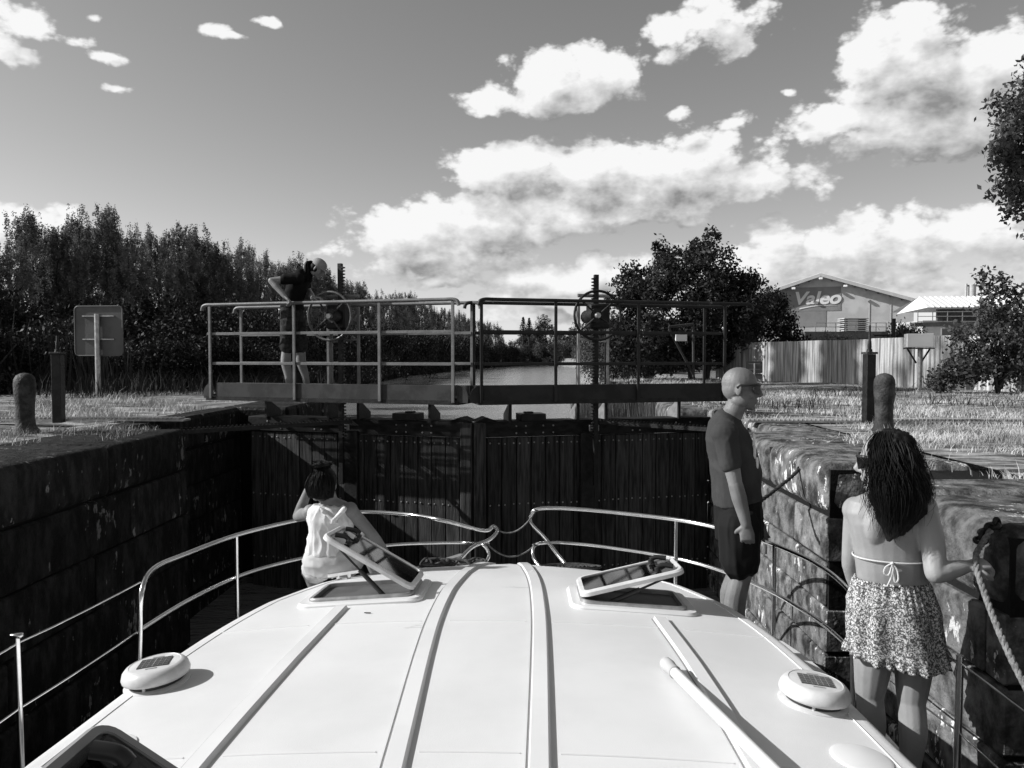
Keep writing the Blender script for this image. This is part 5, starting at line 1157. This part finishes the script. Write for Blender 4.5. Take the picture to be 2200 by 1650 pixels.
# skirt
n, rows = 160, 40; mb = MB(); top, bot = J(1914, 1243), J(1926, 1412)
for i in range(rows + 1):
    t = i / rows; c = top.lerp(bot, t); fl = max(0, (t - .84) / .16)
    rx = np.interp(t, [0, .04, .3, .6, .84, .86, 1], [.139, .145, .172, .178, .180, .186, .198]); ry = np.interp(t, [0, .04, .3, .6, .84, .86, 1], [.094, .100, .132, .138, .142, .148, .160])
    for k in range(n):
        an = 2 * math.pi * k / n
        ga = .0045 * math.sin(an * 34 + 2 * math.sin(an * 5)) * max(0, 1 - t * 2.5) + .010 * math.sin(an * 9 + 1.3 * math.sin(an * 3 + t)) * min(1, t * 2) +   .008 * fl * math.sin(an * 23 + 3 * math.sin(an * 4)) + .006 * noise.noise((math.cos(an) * 5, math.sin(an) * 5, t * 6))
        p = c + ls * (rx + ga) * math.copysign(abs(math.cos(an)) ** .92, math.cos(an)) + f_ * (ry + ga) * math.copysign(abs(math.sin(an)) ** .92, math.sin(an)); p.z += .012 * math.sin(an * 2 + .5) * t + .004 * fl * math.sin(an * 23 + 1); mb.v.append(tuple(p))
for i in range(rows):
    for k in range(n): mb.f.append((i * n + k, (i + 1) * n + k, (i + 1) * n + (k + 1) % n, i * n + (k + 1) % n)); mb.mi.append(0)
sk = mb.build('skirt', M['floral'], w, 80); so = sk.modifiers.new('cloth', 'SOLIDIFY'); so.thickness = .003

# ---- bald man standing in profile
m_ = person('bald man in dark t-shirt and black shorts wearing sunglasses, standing on the side deck', (0, 0, 0))
J = lambda px, py, Y=4.7: at(px, py, Y)
lat = Vector((.22, .975, 0)); mb = MB(); mt_ = MB(); ms = MB()
secs = [(J(1588, 1150), .165, .115), (J(1587, 1100), .180, .132), (J(1583, 1060), .175, .138), (J(1581, 1020), .172, .140), (J(1573, 975), .180, .130), (J(1562, 935), .195, .116), (J(1560, 912), .175, .092), (J(1567, 898), .11, .07)]
loft(mb, [(c, lat, a_ - .008, b_ - .008, .9) for c, a_, b_ in secs] + [(J(1575, 886), lat, .066, .062, 1), (J(1584, 868), lat, .060, .060, 1)])
loft(mt_, [(J(1586, 1074), lat, .190, .146, .9)] + [(c, lat, a_ + .012, b_ + .010, .9) for c, a_, b_ in secs[2:]] + [(J(1571, 892), lat, .085, .066, 1)])
loft(ms, [(J(1588, 1155), lat, .185, .135, .85), (J(1587, 1110), lat, .190, .140, .88), (J(1585, 1062), lat, .178, .138, .9)])
Sn, Sf = J(1557, 931, 4.52), J(1577, 931, 4.92); En, Wn = J(1580, 1040, 4.46), J(1603, 1126, 4.44); Ef, Wf = J(1600, 1035, 4.95), J(1628, 1115, 4.90)
for s_, e_, w_ in ((Sn, En, Wn), (Sf, Ef, Wf)):
    mb.ell(s_, (.066, .062, .066)); limb(mb, [s_, s_.lerp(e_, .5), e_], [.058, .050, .040]); limb(mb, [e_, e_.lerp(w_, .35), w_], [.042, .044, .030])
    mt_.ell(s_, (.078, .074, .075)); limb(mt_, [s_, s_.lerp(e_, .30), s_.lerp(e_, .60)], [.072, .068, .064])
hand_mesh(mb, Wn, (.10, .0, -1), (.25, .97, 0), -1, .55, .19); hand_mesh(mb, Wf, (.25, 0, -1), (.1, -1, 0), 1, .5, .19)
for hp, kn, an in ((J(1585, 1125, 4.58), J(1592, 1238, 4.56), J(1578, 1392, 4.56)), (J(1588, 1125, 4.84), J(1584, 1232, 4.86), J(1560, 1380, 4.9))):
    limb(mb, [hp, hp.lerp(kn, .5), kn], [.100, .088, .064]); an = Vector((an.x, an.y, DZ + .095)); mid = kn.lerp(an, .32) + Vector((-.022, 0, 0)); limb(mb, [kn, mid, kn.lerp(an, .68), an], [.060, .064, .048, .038]); foot(mb, an, (1, .1), .27)
    limb(ms, [hp, hp.lerp(kn, .45), hp.lerp(kn, .74)], [.125, .118, .112])
    so_ = MB(); limb(so_, [kn.lerp(an, .80), an - Vector((0, 0, .02))], [.046, .042]); foot(so_, an - Vector((0, 0, .004)), (1, .1), .28, .010); remesh(so_, 'shoe', M['black'], .009, 3, None, m_)
hd = Vector((.94, -.30, -.08)); HM = basis(J(1592, 835), hd); head(mb, HM, 1.08)
remesh(mb, 'body', M['skin_man'], .0046, 4, None, m_); remesh(mt_, 'tshirt', M['tee'], .007, 3, (.007, 7, (1, 1, .8)), m_); remesh(ms, 'shorts', M['shorts'], .008, 3, (.010, 8, (1.5, 1.5, .35)), m_); glasses(m_, HM, 1.08)
mb = MB()
for (dx, dz, r_) in ((.0, .0, .032), (.004, -.075, .036), (.02, -.14, .03)):
    c = J(1619, 945, 4.58) + Vector((dx, 0, dz)); mb.tube([c + Vector((.002 * math.cos(t), r_ * .6 * math.cos(t), r_ * math.sin(t))) for t in np.linspace(.4, 4.6, 12)], .009, 6)
mb.build('shirt_print', M['white'], m_, 60)

# ---- woman seated on the roof edge
w = person('woman in white sleeveless outfit with pinned up hair, seated on the roof front', (0, 0, 0))
J = lambda px, py, Y=4.78: at(px, py, Y)
lat = Vector((.97, .10, 0)); mb = MB(); mt_ = MB(); ms = MB()
seat = J(714, 1212); secs = [(seat + Vector((0, .02, -.035)), .165, .135), (J(713, 1195), .168, .138), (J(711, 1168), .135, .110), (J(710, 1142), .125, .100), (J(711, 1115), .135, .102), (J(711, 1096), .140, .088), (J(711, 1085), .11, .066)]
loft(mb, [(c, lat, a_ - .008, b_ - .008, .92) for c, a_, b_ in secs] + [(J(707, 1076), lat, .054, .052, 1), (J(703, 1060), lat, .05, .05, 1)])
loft(mt_, [(J(712, 1186), lat, .158, .128, .9)] + [(c, lat, a_ + (.010 if i < 3 else -.004), b_ + .010, .92) for i, (c, a_, b_) in enumerate(secs[2:])])
loft(ms, [(secs[0][0] - Vector((0, 0, .012)), lat, .175, .145, .88), (secs[0][0], lat, .180, .150, .9), (secs[1][0], lat, .180, .150, .9), (J(712, 1176), lat, .152, .124, .92)])
mt_.bar(J(690, 1092, 4.67), J(725, 1125, 4.655), .03, .012); mt_.bar(J(742, 1090, 4.67), J(712, 1125, 4.655), .03, .012)
Sl, Sr = J(667, 1101, 4.83), J(752, 1096, 4.76); El, Wl = J(640, 1110, 5.05), J(663, 1050, 4.93); Er, Wr = J(796, 1144, 4.80), J(834, 1196, 4.95)
for s_, e_, w_ in ((Sl, El, Wl), (Sr, Er, Wr)):
    mb.ell(s_, (.050, .050, .052)); limb(mb, [s_, s_.lerp(e_, .5), e_], [.045, .041, .034]); limb(mb, [e_, e_.lerp(w_, .35), w_], [.035, .036, .024])
hand_mesh(mb, Wl, (.55, -.1, .75), (.7, -.1, -.55), 1, .5, .165); hand_mesh(mb, Wr, (.75, .25, -.55), (.1, .2, -.97), -1, .2, .17)
for hp, kn, an in ((J(690, 1212, 4.86), J(668, 1232, 5.28), Vector((-1.45, 5.33, DZ + .12))), (J(742, 1210, 4.86), J(785, 1158, 5.20), Vector((-1.0, 5.35, DZ + .12)))):
    limb(mb, [hp, hp.lerp(kn, .5), kn], [.088, .078, .058]); limb(mb, [kn, kn.lerp(an, .3), kn.lerp(an, .65), an], [.054, .056, .042, .032]); foot(mb, an, (-.1, 1), .23)
    limb(ms, [hp, hp.lerp(kn, .3), hp.lerp(kn, .55)], [.100, .096, .092])
HM = basis(J(694, 1042), (-.42, .88, -.12)); head(mb, HM, .95)
remesh(mb, 'body', M['skin'], .0052, 5, None, w); remesh(mt_, 'top', M['whitecloth'], .006, 2, (.010, 11, (1.3, 1.3, .6)), w); remesh(ms, 'shorts', M['cream'], .008, 3, (.006, 12, (.7, 1, 1.2)), w)
mb = MB(); hc = J(695, 1036)
mb.ell(hc + Vector((.004, -.028, .012)), (.086, .088, .094)); mb.ell(hc + Vector((.006, -.055, -.045)), (.070, .060, .06)); hr = remesh(mb, 'hair', M['hair'], .007, 4, (.004, 26, (1, 1, .5)), w)
roots = []; rr = random.Random(9)
for i in range(26):
    an = rr.uniform(0, 6.28); q = rr.uniform(.02, .065); roots.append(([hc + Vector((.0, -.03, .075)), hc + Vector((q * math.cos(an), -.03 + q * math.sin(an), .11 + rr.uniform(-.01, .02))), hc + Vector((1.5 * q * math.cos(an + 1.2), -.03 + 1.5 * q * math.sin(an + 1.2), .115 + rr.uniform(-.02, .035)))], .006))
for i in range(30):
    q = -1 + 2 * (i + .5) / 30; roots.append(([hc + Vector((q * .075, -.06 - .04 * (1 - q * q), -.085)), hc + Vector((q * .09, -.07 - .05 * math.sqrt(1 - q * q), -.02)), hc + Vector((q * .06, -.06 - .05 * (1 - q * q), .06)), hc + Vector((q * .015, -.035, .105))], .004))
strands('hair_strand', M['hair'], w, roots, 20, .0019, 5, .012, 9)['kind'] = 'stuff'

# ---- person leaning over the walkway rail, turning the wheel
k_ = person('person in cap, dark shirt and knee length shorts leaning over the gate wheel', (0, 0, 0))
J = lambda px, py, Y=9.42: at(px, py, Y)
lat = Vector((.12, .99, 0)); mb = MB(); mt_ = MB(); ms = MB()
secs = [(J(629, 690), .155, .115), (J(627, 668), .165, .125), (J(629, 650), .145, .108), (J(634, 630), .140, .105), (J(641, 612), .150, .108), (J(648, 597), .155, .095), (J(655, 587), .12, .075)]
loft(mb, [(c, lat, a_ - .008, b_ - .008, .92) for c, a_, b_ in secs] + [(J(663, 580), lat, .056, .055, 1), (J(671, 577), lat, .052, .052, 1)])
loft(mt_, [(J(627, 664), lat, .172, .135, .9)] + [(c, lat, a_ + .012, b_ + .012, .92) for c, a_, b_ in secs[2:]] + [(J(659, 584), lat, .075, .062, 1)])
loft(ms, [(J(629, 695), lat, .160, .125, .88), (J(627, 670), lat, .172, .132, .9), (J(628, 655), lat, .155, .118, .9)])
Sn, Sf = J(641, 598, 9.22), J(652, 598, 9.60); En, Wn = J(583, 603, 9.14), J(613, 638, 9.08); Ef, Wf = J(664, 628, 9.62), J(674, 642, 9.22)
for s_, e_, w_ in ((Sn, En, Wn), (Sf, Ef, Wf)):
    mb.ell(s_, (.056, .056, .056)); limb(mb, [s_, s_.lerp(e_, .5), e_], [.052, .046, .038]); limb(mb, [e_, e_.lerp(w_, .35), w_], [.040, .041, .027])
    mt_.ell(s_, (.070, .070, .068)); limb(mt_, [s_, s_.lerp(e_, .3), s_.lerp(e_, .55)], [.066, .062, .058])
hand_mesh(mb, Wn, (.55, -.1, -.5), (-.1, -.2, -1), 1, .8, .18); hand_mesh(mb, Wf, (.9, -.2, .1), (0, -.1, -1), -1, .7, .18)
for hp, kn, an in ((J(622, 690, 9.35), J(616, 752, 9.35), J(621, 832, 9.36)), (J(637, 690, 9.52), J(646, 752, 9.52), J(660, 832, 9.55))):
    limb(mb, [hp, hp.lerp(kn, .5), kn], [.095, .082, .060]); an = Vector((an.x, an.y, .30)); mid = kn.lerp(an, .32) + Vector((-.02, 0, 0)); limb(mb, [kn, mid, kn.lerp(an, .68), an], [.058, .062, .046, .036]); foot(mb, an, (1, 0), .25)
    limb(ms, [hp, hp.lerp(kn, .5), hp.lerp(kn, .92)], [.110, .098, .088])
    so_ = MB(); foot(so_, an - Vector((0, 0, .003)), (1, 0), .26, .010); remesh(so_, 'shoe', M['black'], .010, 3, None, k_)
hd = Vector((.80, -.10, -.58)); HM = basis(J(683, 577), hd, (0, 0, 1)); head(mb, HM, .97)
remesh(mb, 'body', M['skin'], .0055, 5, None, k_); remesh(mt_, 'tshirt', M['blackcloth'], .009, 3, (.005, 9, (1, 1, .7)), k_); remesh(ms, 'shorts', M['denim'], .009, 3, (.006, 9, (1, 1, 1.4)), k_)
mb = MB(); K = HM @ Matrix.Scale(.97, 4)
mb.lathe([(.092, .030), (.093, .055), (.086, .085), (.066, .110), (.035, .125), (.004, .130)], 20, K @ T4((0, -.010, 0)), .92, 1.08)
mb.add([(x, y, z) for z in (0.040, .034) for x, y in [(.088 * math.cos(q), .06 + .125 * math.sin(q)) for q in np.linspace(0, math.pi, 12)]], [tuple(range(11, -1, -1)), tuple(range(12, 24))] + [(i, i + 1, 13 + i, 12 + i) for i in range(11)], K)
mb.build('cap', M['cap'], k_, 40)
mb = MB(); mb.ell((0, -.035, -.010), (.090, .082, .090), K); mb.ell((0, -.06, -.07), (.075, .055, .07), K); mb.ell((0, -.005, -.02), (.086, .05, .06), K); hr = remesh(mb, 'hair', M['hair'], .009, 3, None, k_)
rt = [([K @ Vector((.05 * q, -.105, .03)), K @ Vector((.07 * q, -.13, .0)) + Vector((-.01, 0, -.02)), K @ Vector((.06 * q, -.09, -.06)) + Vector((.0, -.03, -.08)), K @ Vector((.06 * q, -.06, -.10)) + Vector((.0, -.05, -.14))], .012) for q in (-1, -.5, 0, .5, 1)]
strands('ponytail', M['hair'], k_, rt, 26, .006, 3, .008, 8)
